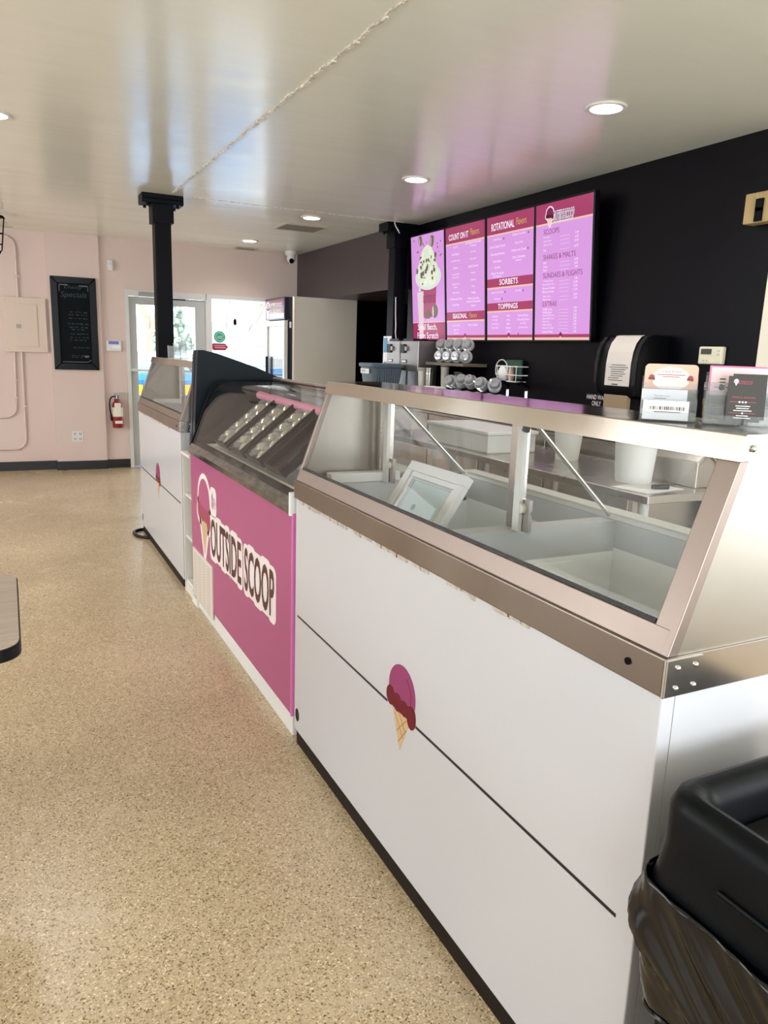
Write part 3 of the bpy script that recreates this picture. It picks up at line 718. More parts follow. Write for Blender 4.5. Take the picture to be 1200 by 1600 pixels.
t = thing('card_holder', 'clear card holder with charcoal and pink flyers at the cabinet corner', 'card holder', (1.17, .92, ZT))
O2 = (1.112, .948, ZT)
tiers(O2, .125, [(0, .06), (.065, .125)], [(0, .003), (.02, .018), (.04, .036)], t)
M_ = tilt_M(*step(O2, .004, .047, .030), 8, YAW)
pf = MB().prism(rect(0, 0, .105, .075), M_, .0005, .0025).build('pink_flyer', mat('pink_flyer', '#e6cfd4', .45), t)
mb = MB(); mb.prism(rect(0, .072, .105, .075), M_, .0025, .0028).prism(rect(0, 0, .003, .072), M_, .0025, .0028).prism(rect(.102, 0, .105, .072), M_, .0025, .0028); mb.build('flyer_border', mat('flyer_pink', '#d07aa2', .45), pf)
mb = MB()
for k in range(4): mb.prism(rect(.018, .05-.006*k, .028, .052-.006*k), M_, .0025, .0028)
mb.prism(circ(.022, .036, .004, .006), M_, .0025, .0028).prism(rect(.01, .0355, .034, .0365), M_, .0025, .0028); mb.build('lettering', INK, pf)
for k, (al, bk, up) in enumerate(((.042, .010, .012), (.034, .006, .008))):
    M_ = tilt_M(*step(O2, al, bk, up), 8, YAW+(6 if k == 0 else 3))
    ck = MB().prism(rect(0, 0, .056, .080), M_, .0005, .0022).build('charcoal_card', CARDG, t)
mb = MB(); add_text(mb, 'OUTSIDE SCOOP', M_, .016, .066, .039, .072, .0028); add_text(mb, 'HIRING & TRAINING', M_, .008, .0415, .046, .0445, .0028)
mb.prism(rect(.005, .0345, .048, .0352), M_, .0022, .0027).prism(rect(.005, .015, .048, .0157), M_, .0022, .0027); mb.build('red_print', mat('card_rose', '#b65a6d', .5), ck)
mb = MB()
for x in (.021, .026, .031): mb.prism(circ(x, .0348, .0017), M_, .0022, .003)
mb.prism(circ(.027, .0153, .0017), M_, .0022, .003)
for z in (.027, .023, .019, .010, .006): q = .012+rnd.uniform(-.003, .006); mb.prism(rect(.027-q, z, .027+q, z+.0015), M_, .0022, .0027)
cone_logo(ck, M_ @ Matrix.Translation((.0125, .063, .0025)), .012, .0002, mats=(WHITEV, PALEPINK, WHITEV, None))
mb.build('white_print', CARDW, ck)
# clear holder on the far cabinet
t = thing('leaflet_holder', 'clear acrylic leaflet holder on top of the farthest cabinet', 'leaflet holder', (1.10, 5.65, ZT2))
mb = MB()
for i, (x, z) in enumerate(((1.045, 0), (1.085, .02), (1.125, .06))):
    M_ = tilt_M(x, 5.62, ZT2+z, 10, -5); mb.prism(rect(0, 0, .09, .09), M_, -.003, 0).prism(rect(0, 0, .003, .09), M_, -.003, .03).prism(rect(.087, 0, .09, .09), M_, -.003, .03)
mb.build('tier', CLEARCUP, t); 
box('holder_base', 1.04, 5.60, ZT2, 1.22, 5.68, ZT2+.004, CLEARCUP, t)

# ------------------------------------------------------------------ pink display cabinet in the middle
y0, y1 = 2.575, 4.33
t = thing('display_cabinet', 'magenta display cabinet with the large shop logo between the white cabinets', 'ice cream cabinet', (1.35, (y0+y1)/2, 0))
box('front_panel', XF, y0, .09, XF+.03, y1, .905, PINKPANEL, t, .002)
box('base', XF+.006, y0, 0, 1.70, y1, .09, WHITEPL, t, .003)
box('side_panel', XF+.03, y0, .09, 1.72, y0+.025, .905, PINKPANEL, t); box('side_panel', XF+.03, y1-.025, .09, 1.72, y1, .905, WHITEPL, t)
box('rear_panel', 1.69, y0+.025, .09, 1.72, y1-.025, .905, STEEL, t)
box('edge_strip', XF-.004, y0-.012, .09, XF+.02, y0, .905, mat('pink_edge', '#d673b4', .35), t)
mb = MB(); mb.prism([(XF-.012, .900), (XF-.012, .925), (XF+.012, .955), (XF+.075, .955), (XF+.075, .900)], plane_M((0, 0, 0), (1, 0, 0), (0, 0, 1)), -y0, -y1)
mb.build('bumper_trim', mat('mirror_stainless', '#7f8384', .13, metal=1.0, var=.45, vscale=22, stretch=(1, .6, 2)), t)
box('trim_end', XF-.016, y0-.010, .895, XF+.05, y0+.004, .985, WHITEPL, t, .004)
# curved front glass: slope, bend and top
prof2 = [(.925, .955), (.997, 1.144), (1.03, 1.225), (1.05, 1.265), (1.075, 1.293), (1.11, 1.308), (1.16, 1.314), (1.42, 1.318)]
inn = [(x+.006, z-.005) for x, z in prof2]
Mp = plane_M((0, 0, 0), (1, 0, 0), (0, 0, 1))
MB().prism(prof2+inn[::-1], Mp, -(y0+.01), -(y1-.006)).build('curved_glass', GLASS, t, smooth=True)
for ya in (y1-.008, y0):
    o = [(x-.004, z+.003) for x, z in prof2]
    MB().prism(o+[(x+.011, z-.010) for x, z in prof2[::-1]], Mp, -ya, -(ya+.008)).build('glass_edge', BLACKM if ya > 3 else CHROME, t)
for ya in (y1-.012, y0+.01):
    MB().prism([(.935, .955)]+[(x+.012, z-.012) for x, z in prof2[1:]]+[(1.66, .955)], Mp, -ya, -(ya+.005)).build('end_pane', GLASS, t)
MB().tube([(1.415, y0+.01, 1.322), (1.415, y1-.01, 1.322)], .012, 8).build('top_rail', STEEL, t)
# rim, well and liner
mb = MB(); xa, xb = 1.02, 1.62
mb.box(XF+.03, y0+.03, .90, xa, y1-.03, .95).box(xb, y0+.03, .90, 1.69, y1-.03, .97).box(xa, y0+.03, .90, xb, y0+.12, .95).box(xa, y1-.12, .90, xb, y1-.03, .95)
mb.build('well_rim', mat('cream_plastic', '#d8d3c2', .4), t)
mb = MB(); a, b, zb = y0+.12, y1-.12, .55
mb.box(xa-.012, a-.012, zb-.012, xb+.012, b+.012, zb).box(xa-.012, a-.012, zb, xa, b+.012, .90).box(xb, a-.012, zb, xb+.012, b+.012, .90).box(xa, a-.012, zb, xb, a, .90).box(xa, b, zb, xb, b+.012, .90)
mb.build('well_liner', WELL, t)
for yp in (y0+.22, y0+1.02):
    p = box('rear_post', 1.40, yp-.02, .95, 1.43, yp+.02, 1.315, STEEL if yp < 3 else ACRYL, t, .002)
MB().box(1.43, y0+.05, .97, 1.435, y1-.05, 1.30).build('rear_pane', ACRYL, t)
tb = MB().tube([(1.30, y0+1.02, 1.225), (1.30, y1-.1, 1.235)], .022, 12).build('lamp_tube', mat('pink_tube', '#d58aa4', .35), t, smooth=True)
mb = MB(); mb.tube([(1.30, y0+.45, 1.215), (1.30, y0+1.02, 1.225)], .022, 12); mb.build('lamp_tube', mat('pink_tube', '#d58aa4', .35), t, smooth=True)
mb = MB()
for yp in (y0+.6, y1-.3): mb.box(1.295, yp-.01, 1.225, 1.305, yp+.01, 1.315)
mb.build('lamp_hanger', BLACKM, t)
# sloping white shelf board under the trays
MB().prism([(1.18, .955), (1.60, .975), (1.60, .985), (1.18, .965)], Mp, -(y0+.35), -(y1-.13)).build('rear_shelf', WHITEPL, t)
# four sloping black trays of domed lids, shaped from streaky glass reflections
TRAY = mat('tray_black', '#07080a', .35, spec=.3)
LIDM = mat('clear_lid_shine', '#b5b0a2', .16, metal=.55, bump=.05, bscale=50)
for k, yc in enumerate((4.02, 3.72, 3.42, 3.12)):
    Ms = plane_M((1.03, yc+.125, .965), (0, -1, 0), (.27, 0, .225))
    tr = thing('reflection_tray', ('black sloping tray of clear lids shaped after glass reflections, farthest of four in the magenta cabinet', 'black sloping tray of clear lids shaped after glass reflections, second from the far end of the magenta cabinet',
                'black sloping tray of clear lids shaped after glass reflections, third from the far end of the magenta cabinet', 'black sloping tray with a bare floor shaped after glass reflections, nearest of four in the magenta cabinet')[k], 'tray', (1.03, yc, .96), 'sloping trays shaped after glass reflections')
    mb = MB()
    mb.prism(rect(0, 0, .25, .36), Ms, -.006, 0)
    for q in (0, .238):
        wav = [(q, .0), (q, .36), (q+.012, .36), (q+.012, .0)]; mb.prism(wav, Ms, 0, .03)
    mb.prism(rect(.012, 0, .238, .01), Ms, 0, .03)
    mb.build('tray_body', TRAY, tr, .002)
    MB().prism([(.238, .0), (.25, .05), (.238, .12), (.252, .2), (.24, .28), (.25, .36), (.238, .36)], Ms, .03, .045).build('wavy_edge', TRAY, tr)
    for i in range(9 if k < 3 else 0):
        for j in range(2):
            c = Ms @ Vector((.07+.11*j, .045+.036*i, .004))
            o = MB().lathe([(.046, 0), (.048, .006), (.04, .010), (.034, .026), (.02, .036), (.004, .038)], (0, 0, 0), 14, M=Ms @ Matrix.Translation((.07+.11*j, .045+.036*i, .004)) @ Matrix.Rotation(math.radians(-38), 4, 'X')).build('lid', LIDM if (i+j) % 2 else CLEARCUP, tr, smooth=True)
# vinyl logo
Mv = front_M(0)
cone_logo(t, front_M(4.005, .372), .425, .0008, outline=True, mats=(mat('logo_rose', '#ae507e', .4), mat('logo_dark_rose', '#a03a5c', .4), CONE, None, WHITEV))
def logo_word(body, ya, yb, za, zb):
    V, F = text_verts(body); n = len(body)
    mb = MB(); add_text(mb, body, Mv, -ya, za, -yb, zb, .0012, offset=.06, ref=V)
    x0 = min(v[0] for v in V); x1 = max(v[0] for v in V)
    for i, ch in enumerate(body):
        ca = text_verts(body[:i+1])[0]; cb = text_verts(ch)[0]
        r = max(v[0] for v in ca); w = max(v[0] for v in cb)-min(v[0] for v in cb)
        q1 = -ya+(r-x0)/(x1-x0)*(ya-yb); q0 = -ya+(r-w-x0)/(x1-x0)*(ya-yb)
        j = .006 if i % 2 else -.004
        mb.prism(rrect(q0-.022, za-.026+j, q1+.022, zb+.026+j, .035), Mv, 0, .0010+.00002*i)
    mb.build('letter_outline', WHITEV, t)
    mb = MB(); add_text(mb, body, Mv, -ya, za, -yb, zb, .0022, offset=.022, ref=V); mb.build('lettering', DARKRED, t)
logo_word('OUTSIDE', 3.855, 3.275, .418, .612)
logo_word('SCOOP', 3.215, 2.79, .418, .612)
V, F = text_verts('the')
mb = MB(); add_text(mb, 'the', Mv, -3.845, .675, -3.745, .765, .0012, offset=.1, ref=V); mb.prism(rrect(-3.865, .63, -3.735, .785, .04), Mv, 0, .0010); mb.build('letter_outline', WHITEV, t)
mb = MB(); add_text(mb, 'the', Mv, -3.835, .675, -3.755, .765, .0022, ref=V); mb.build('lettering', PALEPINK, t)
# service grille
g = MB().prism(rect(-4.29, .05, -3.83, .35), Mv, 0, .006).build('service_grille', mat('grille_cream', '#dcd3c8', .45), t)
mb = MB()
for i in range(18):
    for j in range(4):
        xx = -4.275+.105*j+.008; zz = .06+.0155*i; mb.prism(rect(xx, zz, xx+.085, zz+.005), Mv, .006, .0066)
o = mb.build('grille_slots', mat('grille_slot', '#b6aca2', .5), g); o['kind'] = 'stuff'
box('kick_block', XF-.006, 4.20, 0, XF+.02, 4.33, .055, WHITEPL, t)

# white shelf unit and black board between cabinets
t = thing('shelf_unit', 'narrow white open shelf unit between magenta and far cabinets', 'shelf', (1.3, 4.46, 0))
SH = mat('white_melamine', '#dcdad2', .4)
box('upright', XF, 4.545, 0, 1.62, 4.56, .862, SH, t); box('upright', XF+.01, 4.345, 0, 1.62, 4.36, .862, SH, t); box('back', 1.6, 4.36, 0, 1.62, 4.545, .862, SH, t)
for z in (.06, .345, .605): box('shelf_board', XF+.012, 4.36, z, 1.6, 4.545, z+.016, SH, t)
box('top_board', XF-.006, 4.34, .862, 1.62, 4.565, .878, SH, t); box('plinth', XF+.004, 4.36, 0, XF+.02, 4.545, .06, SH, t)
t = thing('end_board', 'black upright end board with a sloping top behind the magenta cabinet', 'partition', (1.28, 4.48, .878))
pts = [(.955, .878), (.985, 1.44), (.99, 1.474), (1.02, 1.478), (1.09, 1.464), (1.34, 1.385), (1.62, 1.272), (1.62, .878)]
NAVY = mat('blue_black_laminate', '#04121b', .42, spec=.16)
MB().prism(pts, Mp, -4.41, -4.465).build('front_sheet', NAVY, t, .003)
MB().prism([(x+.004, z-.006 if z > 1 else z) for x, z in pts], Mp, -4.465, -4.485).build('core', BLACKM, t)
MB().prism(pts, Mp, -4.485, -4.54).build('rear_sheet', mat('grey_blue_laminate', '#141b27', .42, spec=.2), t, .003)
# loop of cord on the floor
pts = [(.965, 6.20, .012), (.90, 6.22, .012), (.84, 6.15, .012), (.84, 6.03, .012), (.89, 5.94, .012), (.965, 5.89, .012)]
def smooth(p, n=6):
    out = []
    P = [Vector(p[0])]+[Vector(q) for q in p]+[Vector(p[-1])]
    for i in range(1, len(P)-2):
        for k in range(n):
            t_ = k/n; a, b, c, d = P[i-1], P[i], P[i+1], P[i+2]
            out.append(.5*((2*b)+(c-a)*t_+(2*a-5*b+4*c-d)*t_*t_+(3*b-a-3*c+d)*t_**3))
    out.append(Vector(p[-1])); return out
o = MB().tube(smooth(pts), .012, 8).build('power_cord', BLACKPL, smooth=True, origin=(.98, 6.2, 0)); tag(o, 'black cord looping out from under the farthest cabinet', 'cord')

# ------------------------------------------------------------------ drinks fridge behind the partition
t = thing('drinks_fridge', 'tall black glass-door drinks fridge with a lit pink header', 'fridge', (3.35, 9.12, 0))
fx, fy0, fy1 = 3.0, 8.765, 9.52
mb = MB(); mb.box(fx+.05, fy0, .0, 3.70, fy0+.04, 2.105).box(fx+.05, fy1-.04, 0, 3.70, fy1, 2.105).box(3.66, fy0+.04, 0, 3.70, fy1-.04, 2.105).box(fx+.05, fy0+.04, 2.06, 3.66, fy1-.04, 2.105).box(fx+.05, fy0+.04, 0, 3.66, fy1-.04, .25).box(fx+.05, fy0+.04, 1.82, 3.66, fy1-.04, 1.84)
mb.build('cabinet', mat('fridge_navy', '#11152a', .35), t)
hd = box('header', fx, fy0, 1.845, fx+.05, fy1, 2.105, mat('fridge_navy', '#11152a', .35), t, .004)
Mf = plane_M((fx, fy1, 1.845), (0, -1, 0), (0, 0, 1))
lp = MB().prism(rect(.03, .02, .735, .245), Mf, 0, .003).build('lit_panel', mat('header_pink', '#b5586f', .4, emit=.25), hd)
mb = MB(); V, F = text_verts('OUTSIDE SCOOP'); add_text(mb, 'OUTSIDE SCOOP', Mf, .22, .09, .66, .19, .0042, offset=.06, ref=V)
mb.prism(circ(.12, .17, .07, .055), Mf, .003, .0036).prism([(.06, .15), (.10, .02), (.14, .02), (.18, .15)], Mf, .003, .0036).prism(rect(.18, .02, .735, .075), Mf, .003, .0036)
mb.build('logo_outline', WHITEV, hd)
mb = MB(); add_text(mb, 'OUTSIDE SCOOP', Mf, .22, .09, .66, .19, .005, ref=V); mb.build('lettering', DARKRED, hd)
mb = MB(); mb.prism(circ(.12, .17, .05, .04), Mf, .0036, .0044); mb.build('logo_scoop', MAGENTA, hd)
dr = MB(); dr.box(fx, fy0+.01, .26, fx+.045, fy0+.07, 1.835).box(fx, fy1-.07, .26, fx+.045, fy1-.01, 1.835).box(fx, fy0+.07, 1.77, fx+.045, fy1-.07, 1.835).box(fx, fy0+.07, .26, fx+.045, fy1-.07, .33)
dr = dr.build('door', ALUW, t, .003)
box('door_glass', fx+.015, fy0+.07, .33, fx+.025, fy1-.07, 1.77, WINGLASS, dr); box('handle', fx-.03, fy1-.12, .9, fx, fy1-.09, 1.4, BLACKPL, dr, .005)
box('side_label', fx+.06, fy0-.002, 1.75, fx+.085, fy0, 1.82, WHITEV, t)
for z in (.55, .85, 1.15, 1.45): box('shelf', fx+.08, fy0+.045, z, 3.64, fy1-.045, z+.012, ALUW, t)

# ------------------------------------------------------------------ menu screens
SCR = mat('screen_lilac', '#da9be2', .25, emit=.95)
BAND = mat('screen_magenta', '#b83d70', .25, emit=.75)
BANDL = mat('screen_peach_line', '#f3c9b8', .25, emit=.9)
SWHITE = mat('screen_white', '#f4e8fb', .3, emit=1.0); SYEL = mat('screen_gold', '#e6c46a', .3, emit=.7); SDARK = mat('screen_plum', '#8a1262', .3, emit=.7)
SH_, SW_ = .93, .593
def menu(yL, label):
    M = plane_M((3.53, yL, 1.627), (0, -1, 0), (-.07, 0, .925))
    t = thing('menu_screen', label, 'menu screen', (3.55, yL-.3, 1.62), 'lit menu screens on the black wall')
    MB().prism(rect(-.014, -.014, SW_+.014, SH_+.014), M, -.045, -.001).build('bezel', BLACKPL, t, .003)
    MB().prism(rect(.2, .25, .4, .65), M, -.045, -.085).build('wall_mount', BLACKM, t)
    MB().prism(rect(0, 0, SW_, SH_), M, -.001, .0).build('screen_image', SCR, t)
    return t, M
def band(t, M, z0, z1, line=True):
    MB().prism(rect(0, z0, SW_, z1), M, .0, .0006).build('header_band', BAND, t)
    if line: MB().prism(rect(0, z0-.012, SW_, z0), M, .0, .0006).build('header_line', BANDL, t)
def footer(t, M):
    MB().prism(rect(0, .018, SW_, .04), M, 0, .0006).build('footer_band', BAND, t); MB().prism(rect(0, 0, SW_, .018), M, 0, .0006).build('footer_line', BANDL, t)
    cone_logo(t, M @ Matrix.Translation((SW_/2, .004, .0008)), .05, .0002, mats=(SDARK, SDARK, BANDL, None))
def lines(mb, M, items, cx, h=.019):
    for z, s in items: add_text(mb, s, M, cx-.2, z, cx+.2, z+h, .001, fit='h', align='CENTER')
# 1: picture of a tub
t, M = menu(6.506, 'menu screen showing a tub of mint ice cream, leftmost of four')
MB().prism(rect(0, 0, SW_, .155), M, 0, .0006).build('header_band', BAND, t); MB().prism(rect(0, .155, SW_, .163), M, 0, .0006).build('header_line', BANDL, t)
MB().prism([(.15, .53), (.46, .53), (.43, .24), (.40, .21), (.25, .19), (.19, .22)], M, .0, .0008).build('tub_picture', mat('tub_pink', '#bf4a7c', .3, emit=.7), t)
MB().prism(circ(.305, .56, .235, .115, 36), M, .0, .0012).build('rim_picture', mat('rim_pale', '#e9f3ee', .3, emit=.8), t)
blob = [(.12, .56), (.13, .66), (.17, .72), (.2, .78), (.25, .82), (.31, .835), (.37, .815), (.41, .77), (.45, .70), (.485, .63), (.49, .56), (.44, .50), (.34, .475), (.24, .48), (.16, .51)]
MB().prism(blob, M, .0, .0016).build('ice_cream_picture', mat('mint_cream', '#c9d3bf', .3, emit=.65, var=.3, vscale=22), t)
rr = random.Random(11); mb = MB()
for i in range(34):
    x, z = .16+rr.random()*.29, .50+rr.random()*.24; q = rr.uniform(.008, .022); mb.prism(circ(x, z, q, q*rr.uniform(.6, 1.6), 7), M, .0016, .0020)
for i in range(16):
    x, z = .05+rr.random()*.5, .72+rr.random()*.19; q = rr.uniform(.005, .011); mb.prism(circ(x, z, q, q, 6), M, .0, .0006)
mb.build('crumb_picture', mat('crumb_brown', '#8d7c6e', .4, emit=.45), t)
mb = MB()
for x, z, a, b in ((.18, .88, .035, .045), (.39, .86, .035, .05), (.42, .255, .055, .06), (.30, .225, .05, .035), (.11, .62, .02, .025)): mb.prism(circ(x, z, a, b), M, .001, .0021)
mb.build('cookie_picture', mat('cookie_tan', '#9b8a72', .4, emit=.5), t)
mb = MB()
for x, z, a, b in ((.165, .872, .006, .03), (.375, .86, .006, .035), (.39, .25, .012, .05)): mb.prism(circ(x, z, a, b), M, .0021, .0025)
mb.prism([(.10, .43), (.22, .44), (.205, .02), (.13, .0), (.12, .2)], M, .0021, .0024)
mb.prism([(.13, .44), (.15, .52), (.18, .44)], M, .0021, .0024)
mb.build('sleeve_picture', mat('sleeve_pale', '#f0dbe0', .4, emit=.85), t)
mb = MB(); add_text(mb, 'OUTSIDE SC', M, .21, .33, .44, .40, .0026); mb.build('lettering', SDARK, t)
mb = MB(); add_text(mb, 'Small Batch,', M, .10, .082, .46, .145, .003, offset=.012); add_text(mb, 'From Scratch', M, .09, .012, .48, .068, .003, offset=.012); mb.build('lettering', SWHITE, t)
# 2
t, M = menu(5.876, 'menu screen headed COUNT ON IT Flavors, second from the left')
band(t, M, .80, .93); band(t, M, .165, .235); footer(t, M)
mb = MB(); add_text(mb, 'COUNT ON IT', M, .05, .825, .36, .875, .001, offset=.02); add_text(mb, 'SEASONAL', M, .10, .18, .33, .222, .001, offset=.02)
lines(mb, M, [(.755, 'Apple Pie'), (.70, 'Cake Batter'), (.645, 'Latte Maple Fudge'), (.59, 'Banana'), (.535, 'Chocolate Chip'), (.51, 'Cookie Dough'), (.455, 'Chocolate Chip'), (.43, 'Espresso'), (.385, 'Cookie Dough'), (.335, 'Cookies and Cream'), (.285, 'Fresh Mint'), (.235+.0, '')], .155)
lines(mb, M, [(.77, 'Salt Roasted Chocolate'), (.745, 'Coconut'), (.695, 'Mint Chip'), (.64, 'Rocky Road'), (.585, 'Salted Caramel'), (.53, 'Superman'), (.475, 'Strawberry'), (.425, 'Taro'), (.375, 'Vanilla'), (.33, 'White Chocolate'), (.305, 'Caramel Cheesecake'), (.27, 'Raspberry')], .43)
lines(mb, M, [(.115, 'Lemon Zest'), (.075, 'Peppermint'), (.05, 'Crunch')], .155); lines(mb, M, [(.115, 'Peach Cobbler')], .42)
mb.build('lettering', SWHITE, t)
mb = MB(); add_text(mb, 'Flavors', M, .39, .835, .52, .885, .001); add_text(mb, 'Flavors', M, .37, .182, .48, .222, .001); mb.build('gold_lettering', SYEL, t)
# 3
t, M = menu(5.242, 'menu screen headed ROTATIONAL Flavors, third from the left')
band(t, M, .80, .93); band(t, M, .405, .47); band(t, M, .225, .285); footer(t, M)
mb = MB(); add_text(mb, 'ROTATIONAL', M, .06, .825, .36, .88, .001, offset=.02); add_text(mb, 'SORBETS', M, .17, .418, .41, .462, .001, offset=.02); add_text(mb, 'TOPPINGS', M, .15, .236, .41, .277, .001, offset=.02)
lines(mb, M, [(.75, 'Bubble Mango'), (.70, 'Carrot Cake Crunch'), (.645, 'Chocolate Brownie'), (.59, 'Red Velvet'), (.545, 'Caramel'), (.50, 'White Chocolate'), (.475, 'Blue Raspberry')], .14)
lines(mb, M, [(.76, 'Blueberry Lemonade'), (.70, 'Banana Chip'), (.65, 'Praline and Cream'), (.60, 'Dark Chocolate'), (.575, 'Raspberry')], .42)
lines(mb, M, [(.355, 'Raspberry Lemonade'), (.305, 'Strawberry')], .14); lines(mb, M, [(.355, 'Very Berry')], .42)
lines(mb, M, [(.175, 'Brownie'), (.145, 'Hot Fudge'), (.115, 'Cookie Dough'), (.085, 'Gummy Bears')], .11, .017); lines(mb, M, [(.175, 'Mint'), (.145, 'Oreo'), (.115, 'Nuts'), (.085, 'Pecans'), (.055, 'Sprinkles')], .29, .017); lines(mb, M, [(.175, 'Caramel Sauce'), (.145, 'Chocolate Sauce'), (.115, 'Hot Fudge'), (.085, 'Strawberry Sauce')], .48, .017)
mb.build('lettering', SWHITE, t)
mb = MB(); add_text(mb, 'Flavors', M, .385, .835, .51, .885, .001); mb.build('gold_lettering', SYEL, t)
mb = MB()
for x, z in ((.225, .758), (.535, .768), (.53, .658), (.245, .363), (.205, .313), (.475, .363), (.42, .045)): mb.prism(circ(x, z, .006, .009, 8), M, 0, .001)
mb.build('leaf_mark', SDARK, t)
# 4
t, M = menu(4.619, 'menu screen with SCOOPS and EXTRAS prices, rightmost of four')
band(t, M, .80, .93); footer(t, M)
V, F = text_verts('OUTSIDE SCOOP')
mb = MB(); add_text(mb, 'OUTSIDE SCOOP', M, .19, .80, .41, .865, .0012, offset=.07, ref=V); mb.build('logo_outline', SWHITE, t)
mb = MB(); add_text(mb, 'OUTSIDE SCOOP', M, .19, .80, .41, .865, .0022, ref=V); mb.build('logo_lettering', mat('screen_dark', '#4b2446', .3, emit=.3), t)
cone_logo(t, M @ Matrix.Translation((.155, .775, .0008)), .125, .0005, outline=True, mats=(SDARK, MAROON, BANDL, None, SWHITE))
mb = MB()
for z, s in ((.725, 'SCOOPS'), (.555, 'SHAKES & MALTS'), (.43, 'SUNDAES & FLIGHTS'), (.235, 'EXTRAS')):
    add_text(mb, s, M, .09, z, .5, z+.035, .001, fit='h', offset=-.005)
mb.build('section_lettering', SDARK, t)
mb = MB()
rows = [(.697, 'Mini Scoop', '4.99'), (.672, 'Classic Scoop', '6.49'), (.647, 'Ultimate Scoop', '10.49'), (.612, 'Pint', '10.99'),
        (.527, 'Malt', '8.99'), (.502, 'Shake', '8.99'), (.477, 'Float', '7.99'),
        (.402, '2 Topping Sundae', '7.99'), (.378, 'Banana Split Sundae', '12.99'), (.354, 'Brownie Sundae', '13.99'), (.330, 'Banana Sundae', '11.99'), (.297, 'Flight 4 scoop', '8.99'), (.274, 'Flight 6 scoop', '11.99'),
        (.208, 'Waffle Cone', '1.99'), (.186, 'Waffle Bowl', '1.99'), (.164, 'Dipped Waffle Cone', '2.49'), (.142, 'Special Waffle Cone', '2.49'), (.12, 'Waffle Chips', '2.99'), (.098, 'Waffle Chip Bag', '4.99'), (.076, 'Additional Toppings', '1.29'), (.050, 'Bottled Water', '1.99')]
for z, s, p in rows:
    add_text(mb, s, M, .09, z, .4, z+.016, .001, fit='h'); add_text(mb, p, M, .38, z, .46, z+.016, .001, fit='h', align='RIGHT')
    mb.prism(rect(.27, z, .37, z+.0015), M, 0, .0008)
mb.build('lettering', SWHITE, t)

# ------------------------------------------------------------------ back counter and what stands on it
t = thing('back_counter', 'dark back counter under the menu screens', 'counter', (3.27, 4.9, 0))
ZB = 1.10
box('counter_top', 2.90, 2.9, ZB-.035, 3.595, 6.60, ZB, mat('dark_counter', '#2a2730', .3), t, .004)
box('carcass', 2.96, 2.92, .1, 3.58, 6.59, ZB-.035, STEEL, t); box('toe_kick', 3.0, 2.92, 0, 3.58, 6.59, .1, BLACKPL, t)
for i in range(5):
    y = 2.94+.735*i; o = box('door', 2.942, y, .13, 2.96, y+.71, ZB-.06, STEEL, t, .003); box('handle', 2.925, y+.6, .6, 2.942, y+.62, .85, CHROME, o)
# blue-grey bin with a label
t = thing('plastic_bin', 'blue-grey plastic bin with a white label, left on the back counter', 'bin', (3.085, 6.35, ZB))
def rr_ring(cx, cy, hx, hy, z, r=.04): return [Vector((cx+p[0], cy+p[1], z)) for p in rrect(-hx, -hy, hx, hy, r)]
BIN = mat('bin_blue_grey', '#56666f', .45, bump=.05, bscale=40)
bx, by, bz = 3.118, 6.35, ZB+.06
box('bin_riser', bx-.12, by-.10, ZB, bx+.12, by+.10, bz, BLACKPL, t)
MB().loft([rr_ring(bx, by, .125, .115, bz, .03), rr_ring(bx, by, .14, .13, bz+.08, .03), rr_ring(bx, by, .155, .14, bz+.205, .03)]).build('tub', BIN, t, smooth=True)
MB().loft([rr_ring(bx, by, .168, .152, bz+.205, .03), rr_ring(bx, by, .172, .156, bz+.235, .03), rr_ring(bx, by, .16, .145, bz+.24, .03)]).build('lid', BIN, t, .003)
mb = MB()
for i in range(11): mb.box(bx-.125+.023*i, by-.142, bz+.06, bx-.113+.023*i, by-.12, bz+.195)
o = mb.build('rib', BIN, t); o['kind'] = 'stuff'
Mq = plane_M((bx-.161, by, bz), (0, -1, 0), (0, 0, 1))
lb = MB().prism(rect(-.10, .145, .08, .19), Mq, 0, .004).build('label', CARDW, t)
text_obj('lettering', 'EXTRA', Mq, (-.08, .158, .0, .178), .005, INK, lb)
# two stainless dispensers
DST = mat('dispenser_steel', '#8f8b88', .32, metal=.8)
for k, (ya, yb, lab, x0) in enumerate(((6.345, 6.61, 'stainless dispenser with a clear chute, left of the pair', 3.30), (5.985, 6.325, 'stainless dispenser with a clear chute, right of the pair', 3.30))):
    t = thing('dispenser', lab, 'dispenser', (3.40, (ya+yb)/2, ZB), 'stainless dispensers on the back counter')
    box('head', x0, ya, ZB+.24, x0+.20, yb, 1.61, DST, t, .006)
    box('back_column', x0+.08, ya+.01, ZB+.06, x0+.20, yb-.01, ZB+.24, DST, t); box('base_tray', x0, ya, ZB, x0+.20, yb, ZB+.06, DST, t, .005)
    box('top_cap', x0+.01, yb-.22, 1.61, x0+.16, yb-.03, 1.63, BLACKPL, t)
    b = box('switch', x0-.014, yb-.10, 1.50, x0+.0, yb-.02, 1.58, BLACKPL, t, .003); box('rocker', x0-.018, yb-.14, 1.52, x0, yb-.11, 1.56, DST, t, .003)
    l = box('label', x0-.003, yb-.13, 1.41, x0, yb-.03, 1.44, BLACKPL, t); box('label_strip', x0-.005, yb-.12, 1.416, x0-.002, yb-.04, 1.434, WHITEV, l)
    mb = MB(); mb.box(x0, ya+.02, ZB+.06, x0+.004, yb-.02, ZB+.24)
    for y in (ya+.02, (ya+yb)/2, yb-.025): mb.box(x0-.008, y, ZB+.05, x0, y+.006, ZB+.27)
    mb.build('clear_chute', ACRYL, t)
t = thing('notice_card', 'small white and blue card behind the left dispenser', 'notice', (3.35, 6.69, ZB))
